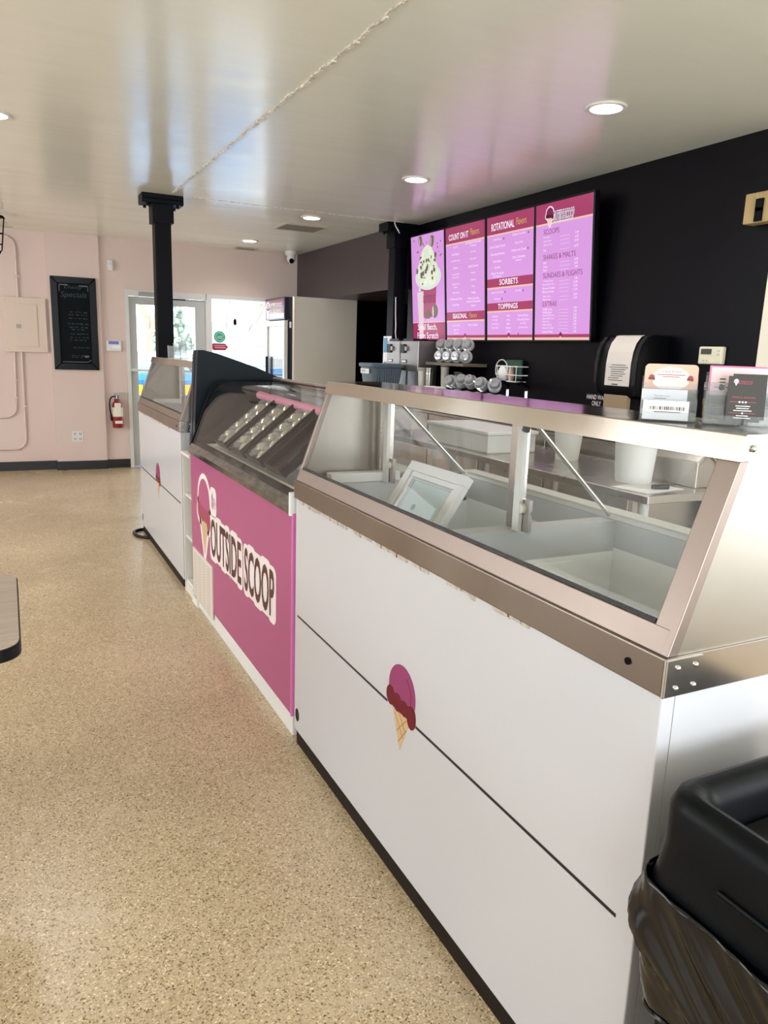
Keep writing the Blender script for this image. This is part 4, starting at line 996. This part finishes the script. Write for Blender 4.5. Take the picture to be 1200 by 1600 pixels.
o = MB().prism(rect(-6.79, 1.37, -6.62, 1.655), front_M(0, 0, 3.352), 0, .004).build('card', CARDW, t); MB().prism(rect(-6.78, 1.50, -6.70, 1.64), front_M(0, 0, 3.348), .0, .001).build('blue_print', mat('blue_print', '#4b8fb5', .5), o)
MB().prism(rect(-6.77, 1.39, -6.70, 1.41), front_M(0, 0, 3.348), .0, .001).build('blue_line', mat('blue_print', '#4b8fb5', .5), o)
box('card_stand', 3.345, 6.69, ZB, 3.355, 6.71, 1.375, BLACKM, t)
o = MB().tube(smooth([(3.385, 6.63, 2.02), (3.372, 6.60, 1.95), (3.37, 6.59, 1.85), (3.36, 6.56, 1.76), (3.345, 6.53, 1.68), (3.35, 6.52, 1.628)]), .005, 6).build('white_cable', WHITEPL, smooth=True, origin=(3.36, 6.53, 1.63)); tag(o, 'thin white cable hanging down the dark post to the dispensers', 'cable')
# wooden shelf with domed lids
t = thing('wall_shelf', 'brown wooden shelf under the menu screens holding clear dome lids', 'shelf', (3.47, 5.55, 1.405))
WS = mat('brown_shelf', '#6d6052', .5, var=.1, vscale=7)
box('board', 3.36, 5.32, 1.405, 3.595, 5.95, 1.43, WS, t, .003)
for y in (5.44, 5.80): MB().prism([(3.6, 1.405), (3.6, 1.27), (3.585, 1.27), (3.44, 1.395), (3.44, 1.405)], Mp, -y, -(y+.02)).build('bracket', BLACKM, t)
DOME = glass_mat('dome_lid_plastic', (.84, .86, .88), 2.2, .04, haze=.22)
dome_prof = [(.05, 0), (.053, .004), (.053, .008), (.044, .011), (.038, .036), (.033, .043), (.018, .044), (.014, .038), (.003, .037)]
def dome_stack(c, n, tiltdeg, yaw, label, group):
    t = thing('lid_stack', label, 'lids', c, group)
    R = Matrix.Translation(c) @ Matrix.Rotation(math.radians(yaw), 4, 'Z') @ Matrix.Rotation(math.radians(tiltdeg), 4, 'Y')
    first = None
    for i in range(n):
        Mi = R @ Matrix.Translation((0, 0, .016*i))
        if first is None:
            first = MB().lathe(dome_prof, c, 16).build('lid', DOME, t, smooth=True)
            o = first
        else:
            o = first.copy(); COL.objects.link(o); o.parent = t
        L_ = Mi.copy(); L_.translation -= Vector(c); o.matrix_basis = L_
places = ('first from the left', 'second from the left', 'third from the left', 'fourth from the left', 'rightmost')
for i in range(4):
    dome_stack((3.50, 5.90-.145*i, 1.574), 3, -70, 40+rnd.uniform(-8, 8), 'stack of clear dome lids on the wooden shelf, upper row, %s' % places[i], 'dome lids on the wooden shelf')
    dome_stack((3.47, 5.86-.14*i, 1.482), 3, -84, 40+rnd.uniform(-12, 12), 'stack of clear dome lids on the wooden shelf, lower row, %s' % places[i], 'dome lids on the wooden shelf')
for i in range(5):
    dome_stack((3.40, 5.44-.16*i, ZB+.058), 4, -84, 35+rnd.uniform(-10, 10), 'lying stack of clear dome lids on the back counter, lower row, %s' % places[i], 'dome lids on the back counter')
    dome_stack((3.36, 5.47-.155*i, ZB+.168), 4, -62+rnd.uniform(-12, 12), 40+rnd.uniform(-20, 20), 'tilted stack of clear dome lids on the back counter, upper row, %s' % places[i], 'dome lids on the back counter')
# stacks of upright cups
CUPS = mat('white_paper_cup', '#c9c4ba', .4); 
def cup_stack(x, y, z, h, r, n, label, m_=None):
    t = thing('cup_stack', label, 'cups', (x, y, z), 'cup stacks on the back counter')
    MB().lathe([(r*.72, 0), (r, h), (r*1.07, h), (r*1.07, h+.006), (r, h+.006)], (x, y, z), 18).build('cup', m_ or CUPS, t, smooth=True)
    mb = MB()
    for i in range(1, n): mb.lathe([(r, h+.012*i-.006), (r*1.07, h+.012*i-.005), (r*1.07, h+.012*i), (r*.98, h+.012*i+.001)], (x, y, z), 18)
    mb.build('cup_rim', m_ or CUPS, t, smooth=True)
cup_stack(3.30, 5.90, ZB, .24, .036, 4, 'tall white cup stack right beside the stainless dispensers')
cup_stack(3.31, 5.79, ZB, .23, .034, 5, 'tall white cup stack, second from the dispensers', STEEL)
cup_stack(3.44, 5.74, ZB, .28, .036, 3, 'tallest cup stack under the wooden shelf')
cup_stack(3.44, 5.52, ZB, .22, .036, 4, 'clear cup stack under the right of the wooden shelf', CLEARCUP)
t = thing('cup_box', 'small white box with a label among the cups', 'box', (3.25, 5.58, ZB))
box('carton', 3.20, 5.48, ZB, 3.30, 5.68, ZB+.13, CARDW, t, .003); o = MB().prism(rect(-5.60, ZB+.06, -5.53, ZB+.09), front_M(0, 0, 3.199), 0, .001).build('label', GREYPL, t)
# wire basket on the wall
t = thing('wire_basket', 'white wire basket holding brushes on the dark wall', 'basket', (3.55, 4.88, 1.33))
mb = MB(); 
for z in (1.36, 1.425):
    mb.tube([(3.595, 5.05, z), (3.50, 5.05, z), (3.50, 4.76, z), (3.595, 4.76, z)], .005, 6)
for y in (5.03, 4.94, 4.86, 4.78): mb.tube([(3.50, y, 1.43), (3.50, y, 1.31), (3.595, y, 1.31)], .004, 6)
mb.tube([(3.50, 5.04, 1.31), (3.50, 4.77, 1.31)], .005, 6)
mb.build('wire_frame', WHITEPL, t)
o = box('green_card', 3.56, 4.80, 1.33, 3.575, 5.0, 1.475, mat('green_card', '#27473a', .5, var=.5, vscale=30), t)
MB().lathe([(.02, 1.31), (.045, 1.33), (.055, 1.38), (.035, 1.42), (.012, 1.43)], (3.52, 4.96, 0), 12).build('white_scrubber', WHITEPL, t, smooth=True)
MB().lathe([(.02, 1.31), (.025, 1.36), (.016, 1.41), (.008, 1.42)], (3.52, 4.87, 0), 10).build('beige_brush', mat('beige_brush', '#b99a88', .6), t, smooth=True)
mb = MB(); mb.tube([(3.503, 4.98+.08*math.cos(a), 1.40+.075*math.sin(a)) for a in [2*math.pi*i/16 for i in range(16)]], .004, 6, closed=True); mb.build('whisk_loop', WHITEPL, t)
# faucets
for k, (y, lab) in enumerate(((4.87, 'left chrome sink faucet below the wire basket'), (4.63, 'right chrome sink faucet below the wire basket'))):
    t = thing('faucet', lab, 'faucet', (3.5, y, ZB), 'hand sink faucets')
    MB().lathe([(.024, 0), (.02, .01), (.016, .02), (.016, .15-.0*k)], (3.5, y, ZB), 14).build('riser', CHROME, t, smooth=True)
    MB().tube(smooth([(3.5, y, ZB+.15), (3.5, y, ZB+.18), (3.46, y-.0, ZB+.205), (3.40, y, ZB+.20)]), .012, 8).build('spout', BLACKM, t, smooth=True)
# wall lettering
o = MB(); Mr = plane_M((3.598, 0, 0), (0, -1, 0), (0, 0, 1))
add_text(o, 'HAND WASH', Mr, -4.075, 1.232, -3.87, 1.264, .0, offset=.01); add_text(o, 'ONLY', Mr, -4.02, 1.19, -3.93, 1.222, .0, offset=.01)
o = o.build('wall_lettering', SWHITE.copy() if False else WHITEV, origin=(3.598, 3.97, 1.19)); tag(o, 'white hand wash sign letters on the black wall', 'sign')
# paper towel dispenser
t = thing('towel_dispenser', 'black curved paper towel dispenser with a taped white notice', 'towel dispenser', (3.5, 3.56, 1.30))
pd = [(3.6, 1.655), (3.46, 1.655), (3.42, 1.64), (3.385, 1.60), (3.365, 1.55), (3.355, 1.48), (3.355, 1.36), (3.37, 1.30), (3.42, 1.27), (3.6, 1.27)]
MB().prism(pd, Mp, -3.385, -3.735).build('housing', BLACKPL, t, .006, smooth=True)
for y in (3.38, 3.712): MB().prism([(x-.012 if x < 3.59 else x, z) for x, z in pd[1:8]]+[(x, z) for x, z in pd[1:8]][::-1], Mp, -y, -(y+.028)).build('side_rib', CHROME if False else mat('gloss_black', '#14151a', .12), t)
ps = [(3.44, 1.650), (3.418, 1.6435), (3.382, 1.602), (3.3625, 1.55), (3.3525, 1.48), (3.3525, 1.345)]
MB().prism([(x-.003, z+.002) for x, z in ps]+[(x-.0015, z+.0005) for x, z in ps[::-1]], Mp, -3.435, -3.645).build('notice', mat('notice_paper', '#d6cdc6', .6), t)
mb = MB()
for i, (a, b) in enumerate(((.05, .17), (.03, .19), (.05, .17), (.05, .16), (.05, .17), (.05, .15), (.03, .12), (.03, .15))):
    z = 1.47-.013*i; mb.box(3.3475, 3.645-b, z, 3.3495, 3.645-a, z+.003)
mb.box(3.3475, 3.53, 1.352, 3.3495, 3.58, 1.358); mb.build('lettering', INK, t)
MB().prism([(3.37, 1.29), (3.40, 1.27), (3.40, 1.18), (3.37, 1.17)], Mp, -3.46, -3.66).build('towel_sheet', mat('kraft_towel', '#9c8669', .7), t)
# thermostat
t = thing('thermostat', 'cream wall thermostat with a dark display on the black wall', 'thermostat', (3.6, 3.06, 1.5))
CR = mat('cream_plastic_case', '#ddd7bf', .45)
box('housing', 3.57, 2.975, 1.495, 3.601, 3.14, 1.593, CR, t, .008); box('display', 3.566, 3.05, 1.55, 3.571, 3.12, 1.58, mat('lcd_dark', '#3a3a2c', .3), t)
mb = MB(); mb.box(3.566, 2.995, 1.565, 3.571, 3.01, 1.575).box(3.566, 2.995, 1.545, 3.571, 3.01, 1.555); mb.cyl((3.571, 3.10, 1.515), (3.566, 3.10, 1.515), .005).cyl((3.571, 3.075, 1.515), (3.566, 3.075, 1.515), .005); mb.build('button', GREYPL, t)
# wooden shelf light and white door at the right edge
t = thing('wood_sconce', 'pale wood block on a black bracket, cut by the right edge', 'wall shelf', (3.55, 2.8, 2.21))
box('wood_block', 3.50, 2.72, 2.215, 3.58, 2.895, 2.365, WOOD, t, .006); mb = MB(); mb.box(3.58, 2.70, 2.26, 3.601, 2.96, 2.30).box(3.488, 2.78, 2.22, 3.50, 2.82, 2.33).box(3.488, 2.78, 2.27, 3.6, 2.82, 2.285); mb.build('bracket', BLACKM, t)
struct(box('door_2', 3.56, 1.85, 0, 3.6, 2.748, 2.06, mat('white_door_paint', '#e8e2d2', .45)))

# ------------------------------------------------------------------ work table behind the near cabinet
t = thing('work_table', 'stainless work table behind the nearest cabinet', 'table', (2.5, 3.0, 0))
box('table_top', 2.227, 2.12, .945, 2.86, 4.6, .98, STEEL, t, .004)
box('undershelf', 2.27, 2.18, .35, 2.82, 4.54, .37, STEEL, t)
for x in (2.27, 2.82):
    for y in (2.18, 4.54): MB().cyl((x, y, 0), (x, y, .945), .022).build('leg', ALU, t)
t = thing('white_bucket', 'white plastic bucket on the work table behind the glass', 'bucket', (2.42, 2.45, .98))
MB().lathe([(.075, 0), (.078, .01), (.092, .20), (.097, .20), (.097, .212), (.09, .212)], (2.44, 2.42, .98), 26).build('tub', WHITEPL, t, smooth=True)
t = thing('napkin_dispenser', 'stainless napkin dispenser with a folded top on the work table', 'dispenser', (2.62, 2.35, .98))
Mn = plane_M((2.575, 2.20, .98), (1, 0, 0), (0, 0, 1))
MB().prism([(0, 0), (.20, 0), (.20, .085), (.12, .095), (.055, .15), (0, .11)], Mn, -.26, 0).build('body', STEEL, t, .004)
MB().prism([(.05, .152), (.13, .085), (.135, .09), (.055, .16)], Mn, -.24, .01).build('flap', STEEL, t)
box('label', 2.68, 2.188, 1.01, 2.74, 2.2, 1.035, mat('teal_label', '#4a7072', .4), t)
o = MB().prism(rect(0, 0, .25, .18), plane_M((2.26, 2.16, .981), (1, .15, 0), (-.15, 1, 0)), 0, .002).build('paper_sheet', CARDW); tag(o, 'white paper sheet lying at the work table corner', 'paper')
o = MB().cyl((2.36, 2.23, .993), (2.43, 2.21, .993), .010).build('marker_pen', BLACKPL); tag(o, 'short black marker lying on the paper sheet', 'pen')
t = thing('white_ice_bin', 'white box-shaped bin at the far end of the work table', 'bin', (2.45, 3.7, .98))
box('body', 2.30, 3.35, .98, 2.62, 4.0, 1.08, WHITEPL, t, .008); box('rim', 2.29, 3.34, 1.08, 2.63, 4.01, 1.10, WHITEPL, t, .005)
t = thing('white_cup', 'white tapered container beside the white bin behind the glass', 'container', (2.6, 3.2, .98))
MB().lathe([(.06, 0), (.08, .22), (.085, .22), (.085, .235), (.07, .235)], (2.62, 3.08, .98), 22).build('tub', WHITEPL, t, smooth=True)

# ------------------------------------------------------------------ litter bin at lower right
t = thing('trash_can', 'black hooded trash can with a bag, against the nearest cabinet end', 'trash can', (1.14, .47, 0))
cx, cy = 1.068, .458
mb = MB(); mb.loft([rr_ring(cx, cy, .20, .22, .0, .04), rr_ring(cx, cy, .222, .245, .55, .04), rr_ring(cx, cy, .232, .255, .69, .04)]); mb.build('body', BLACKPL, t, smooth=True)
mb = MB()
for y in (cy-.12, cy+.12, cy+.2): mb.box(cx-.229, y-.012, .05, cx-.20, y+.012, .55)
mb.build('body_rib', BLACKPL, t)
mb = MB(); mb.loft([rr_ring(cx, cy, .240, .262, .690, .05), rr_ring(cx, cy, .244, .266, .715, .05), rr_ring(cx, cy, .243, .265, .735, .05), rr_ring(cx, cy, .238, .262, .755, .05), rr_ring(cx, cy, .236, .259, .80, .055), rr_ring(cx, cy, .236, .258, .858, .055), rr_ring(cx, cy, .228, .250, .878, .05), rr_ring(cx, cy, .214, .236, .886, .045), rr_ring(cx, cy, .198, .218, .880, .04), rr_ring(cx, cy, .184, .204, .855, .035), rr_ring(cx, cy, .176, .196, .815, .03)])
hd = mb.build('hood', mat('hood_black', '#03060b', .4, spec=.14, bump=.02, bscale=250), t, smooth=True)
box('push_flap', cx-.17, cy-.19, .815, cx+.17, cy+.19, .821, BLACKPL, hd); 
MB().tube([(cx-.2385, cy-.2, .79), (cx-.2385, cy+.13, .79)], .004, 6).build('hood_line', mat('hood_black', '#03060b', .4, spec=.14), hd)
# bag: folded collar of gathered plastic
N = 360; rows = []
rb = random.Random(4); ph = [rb.uniform(0, 6.28) for _ in range(8)]
base = rrect(-1, -1, 1, 1, .2, 6)
def perim(hx, hy, r, n):
    P = rrect(-hx, -hy, hx, hy, r, 6); L_ = [0]
    for i in range(len(P)): a, b = P[i], P[(i+1) % len(P)]; L_.append(L_[-1]+math.hypot(b[0]-a[0], b[1]-a[1]))
    out = []
    for k in range(n):
        s = L_[-1]*k/n; i = max(j for j in range(len(P)) if L_[j] <= s); f = (s-L_[i])/max(1e-9, L_[i+1]-L_[i]); a, b = P[i], P[(i+1) % len(P)]
        out.append((a[0]+(b[0]-a[0])*f, a[1]+(b[1]-a[1])*f))
    return out
NR = 30
for j in range(NR):
    v = j/(NR-1); z = .735-.225*v
    out = .007+.004*math.sin(math.pi*min(1, v*1.25))-.004*v
    P = perim(.245, .268, .05, N); row = []
    for k, (x, y) in enumerate(P):
        s = k/N*2*math.pi
        def ridge(x): return (1-abs(math.sin(x)))**2
        w = .016*ridge(3.5*s+ph[0]-3.4*v)+.012*ridge(6.5*s+ph[1]-5.8*v)+.007*ridge(12*s+ph[2]-9*v)+.005*ridge(21*s+ph[5]-15*v)+.003*ridge(34*s+ph[6]-23*v)
        w *= (.30+.45*math.sin(math.pi*v))
        l = math.hypot(x, y); g = 1+(out+w)/l-.06*v*v
        row.append(Vector((cx+x*g, cy+y*g, z+.012*math.sin(3*s+ph[3])*v+.006*math.sin(11*s+ph[4])*v)))
    rows.append(row)
BAG = mat('black_bag_plastic', '#08080a', .17, spec=.42)
bg_ = MB().loft(rows, cap=False).build('bag', BAG, t, smooth=True)
md = bg_.modifiers.new('thickness', 'SOLIDIFY'); md.thickness = .002
MB().tube(rows[-1][::2], .004, 6, closed=True).build('bag_hem', BAG, t, smooth=True)

# ------------------------------------------------------------------ dining table at the left edge
t = thing('dining_table', 'wood-topped table with a black rounded edge, cut by the left edge', 'table', (-.45, 2.33, 0))
P = rrect(-.90, 1.985, -.012, 2.69, .07, 8)
MB().prism(P, Matrix.Translation((0, 0, 0)), .703, .738).build('edge_band', BLACKPL, t, .004)
MB().prism([(x*.998-.0 if True else x, y) for x, y in rrect(-.896, 1.989, -.016, 2.686, .067, 8)], Matrix(), .737, .741).build('table_top', TABLETOP, t)
MB().lathe([(.04, .02), (.04, .69), (.12, .703)], (-.456, 2.33, 0), 20).build('pedestal', BLACKM, t, smooth=True)
mb = MB(); mb.box(-.75, 2.29, 0, -.16, 2.37, .03).box(-.496, 2.05, 0, -.416, 2.61, .03); mb.build('foot', BLACKM, t, .008)

# ------------------------------------------------------------------ outdoors
GR = mat('pale_asphalt', '#d8d8d6', .8, var=.04, vscale=3)
o = struct(box('ground', -60, 9.95, -.30, 80, 120, -.12, GR))
o = struct(box('ground_side', -60, -60, -.30, 80, 9.95, -.15, GR))
BLUE = mat('dumpster_blue', '#3f9be0', .45, var=.06)
def dumpster(x0, x1, y0, y1, label):
    t = thing('dumpster', label, 'dumpster', ((x0+x1)/2, (y0+y1)/2, -.12), 'blue dumpsters outside the door')
    MB().loft([[Vector(p) for p in ((x0+.05, y0+.15, 0), (x1-.05, y0+.15, 0), (x1-.05, y1, 0), (x0+.05, y1, 0))], [Vector(p) for p in ((x0, y0, 1.0), (x1, y0, 1.0), (x1, y1, 1.15), (x0, y1, 1.15))]]).build('body', BLUE, t)
    mb = MB(); mb.box(x0-.03, y0-.03, .97, x1+.03, y0+.03, 1.05).box(x0-.03, y0, .62, x1+.03, y0+.07, .68)
    for x in (x0+.1, (x0+x1)/2, x1-.1): mb.box(x-.03, y0-.02, .3, x+.03, y0+.10, 1.0)
    mb.build('rim', BLUE, t)
    MB().box(x0, y0, 1.05, x1, y1, 1.09).build('lid', mat('dumpster_lid', '#7fa4c4', .5), t)
    MB().box(x0+.14, y0-.01, .74, x0+.31, y0+.05, .90).build('yellow_label', mat('label_yellow', '#e2b53a', .5), t); MB().box(x0+.5, y0-.01, .72, x0+.66, y0+.04, .93).build('white_label', WHITEV, t)
    MB().box(x0+.1, y0+.2, -.12, x0+.25, y1-.1, 0).build('skid', BLACKM, t); MB().box(x1-.25, y0+.2, -.12, x1-.1, y1-.1, 0).build('skid', BLACKM, t)
dumpster(1.52, 2.22, 11.9, 13.0, 'blue dumpster outside, seen through the glass door')
dumpster(2.34, 3.7, 12.0, 13.1, 'blue dumpster outside, farther right behind the far cabinet')
def car(cx, cy, yaw, color, label, s=1.0):
    t = thing('car', label, 'car', (cx, cy, -.12), 'parked cars outside')
    Mc = Matrix.Translation((cx, cy, -.12)) @ Matrix.Rotation(yaw, 4, 'Z')
    def pr(name, pts, w0, w1, m_): return MB().prism([(x*s, z*s) for x, z in pts], Mc @ plane_M((0, 0, 0), (1, 0, 0), (0, 0, 1)), w0*s, w1*s).build(name, m_, t, .03*s)
    cm = mat('car_paint_'+color[1:], color, .25, coat=.5)
    pr('body', [(-2.2, .3), (2.2, .3), (2.25, .6), (2.1, .82), (1.1, .95), (-1.9, 1.0), (-2.25, .8)], -.88, .88, cm)
    pr('cabin', [(1.15, .93), (.45, 1.42), (-1.0, 1.46), (-1.85, .98)], -.74, .74, cm)
    pr('window', [(1.0, .97), (.42, 1.37), (-.95, 1.40), (-1.6, 1.0)], -.76, .76, mat('car_glass', '#8fa3ab', .1))
    MB().prism([(-.68*s, .97*s), (.68*s, .97*s), (.6*s, 1.38*s), (-.6*s, 1.38*s)], Mc @ plane_M((1.14*s, 0, 0), (0, 1, 0), (0, 0, 1)) , -.3*s, .01).build('windscreen', MATS['car_glass'], t)
    for x in (-1.4, 1.4):
        for y in (-.86, .86): MB().cyl(Mc @ Vector((x*s, y*s-.09, .32*s)), Mc @ Vector((x*s, y*s+.09, .32*s)), .32*s, seg=20).build('wheel', BLACKPL, t)
car(3.4, 17.5, math.radians(-70), '#9aa7ad', 'grey car parked outside, seen through the glass door')
car(7.9, 28, math.radians(-60), '#d8dadb', 'white car parked far outside, seen through the side window')
# far building: pale gable, grey roof
t = thing('far_building', 'distant pale building with a grey roof behind the parking lot', 'building', (15, 48, -.12))
mb = MB(); mb.box(11.9, 45, -.12, 18.4, 51, 1.5); mb.build('wall', mat('building_pale', '#dedcd8', .7), t)
MB().prism([(-.4, 1.5), (6.4, 1.5), (6.4, 1.6), (3, 3.0), (-.4, 1.6)], plane_M((11.8, 48, 0), (0, 1, 0), (0, 0, 1)) @ Matrix.Translation((-3, 0, 0)), -.2, 6.8).build('roof', mat('building_roof', '#818b95', .7), t)
for x in (12.6, 14.8, 16.8): box('window', x, 44.95, .4, x+.9, 45, 1.2, mat('dark_window', '#6d7880', .3), t)
t = thing('white_shed', 'small white gabled shed left of the distant building', 'shed', (9.9, 36, -.12))
MB().prism([(0, 0), (.9, 0), (.9, 1.5), (.45, 2.7), (0, 1.5)], plane_M((9.75, 36, -.12), (1, 0, 0), (0, 0, 1)), -2, 0).build('wall', WHITEPL, t); box('door', 9.98, 35.96, -.12, 10.4, 36, 1.2, ALU, t)
t = thing('lamp_pole', 'white light pole outside between window stickers and building', 'pole', (9.0, 30, -.12))
MB().cyl((9.0, 30, -.12), (9.0, 30, 5.2), .05).build('pole', WHITEPL, t); MB().box(8.8, 29.8, 5.2, 9.5, 30.2, 5.32).build('lamp_head', WHITEPL, t)
# bare trees
def tree(x, y, h, seed, label, color):
    r = random.Random(seed); mb = MB(); tw = MB()
    def grow(p, d, L_, rad, lev):
        q = p+d*L_; (mb if lev < 2 else tw).cyl(p, q, rad, rad*.65, 5 if lev < 2 else 3, cap=False)
        if lev >= 6: return
        for _ in range(3 if lev < 4 else 2):
            nd = (d+Vector((r.uniform(-.75, .75), r.uniform(-.75, .75), r.uniform(-.15, .5)))).normalized(); grow(p+d*L_*r.uniform(.6, 1), nd, L_*r.uniform(.55, .8), max(rad*.62, .007), lev+1)
    grow(Vector((x, y, -.15)), Vector((r.uniform(-.05, .05), 0, 1)), h*.3, h*.014, 0)
    t = thing('bare_tree', label, 'tree', (x, y, -.12), 'bare trees outdoors')
    m_ = mat('bark_'+color[1:], color, .9)
    mb.build('trunk', m_, t); tw.build('twigs', m_, t)
for i, a in enumerate(((3.5, 21, 8, 1, 'bare tree outdoors at the left of the door glass', '#a38f7d'), (6.4, 36, 9, 2, 'bare tree outdoors right of the black post', '#a38f7d'), (8.3, 31, 9, 3, 'bare tree outdoors behind the green sticker', '#98948d'), (11.8, 41, 12, 6, 'bare tree outdoors over the white shed', '#96928c'), (16.2, 54, 14, 5, 'bare tree outdoors over the distant building', '#98958a'))):
    tree(*a)
t = thing('evergreen_tree', 'grey-green rounded evergreen outdoors right of the post', 'tree', (4.75, 25, -.12))
mb = MB(); r = random.Random(9)
for i in range(420):
    a = r.uniform(0, 6.28); z = r.random(); rad = 1.0*math.sqrt(max(0, 1-z))*r.uniform(.5, 1); mb.sphere((4.75+rad*math.cos(a), 25+rad*math.sin(a), .5+z*2.6), r.uniform(.05, .13), u=6, v=4)
mb.build('foliage', mat('evergreen', '#9dada0', .8, var=.12, vscale=4), t)['kind'] = 'stuff'; MB().cyl((4.75, 25, -.12), (4.75, 25, 1.5), .12).build('trunk', MATS['bark_a38f7d'] if 'bark_a38f7d' in MATS else WOOD, t)
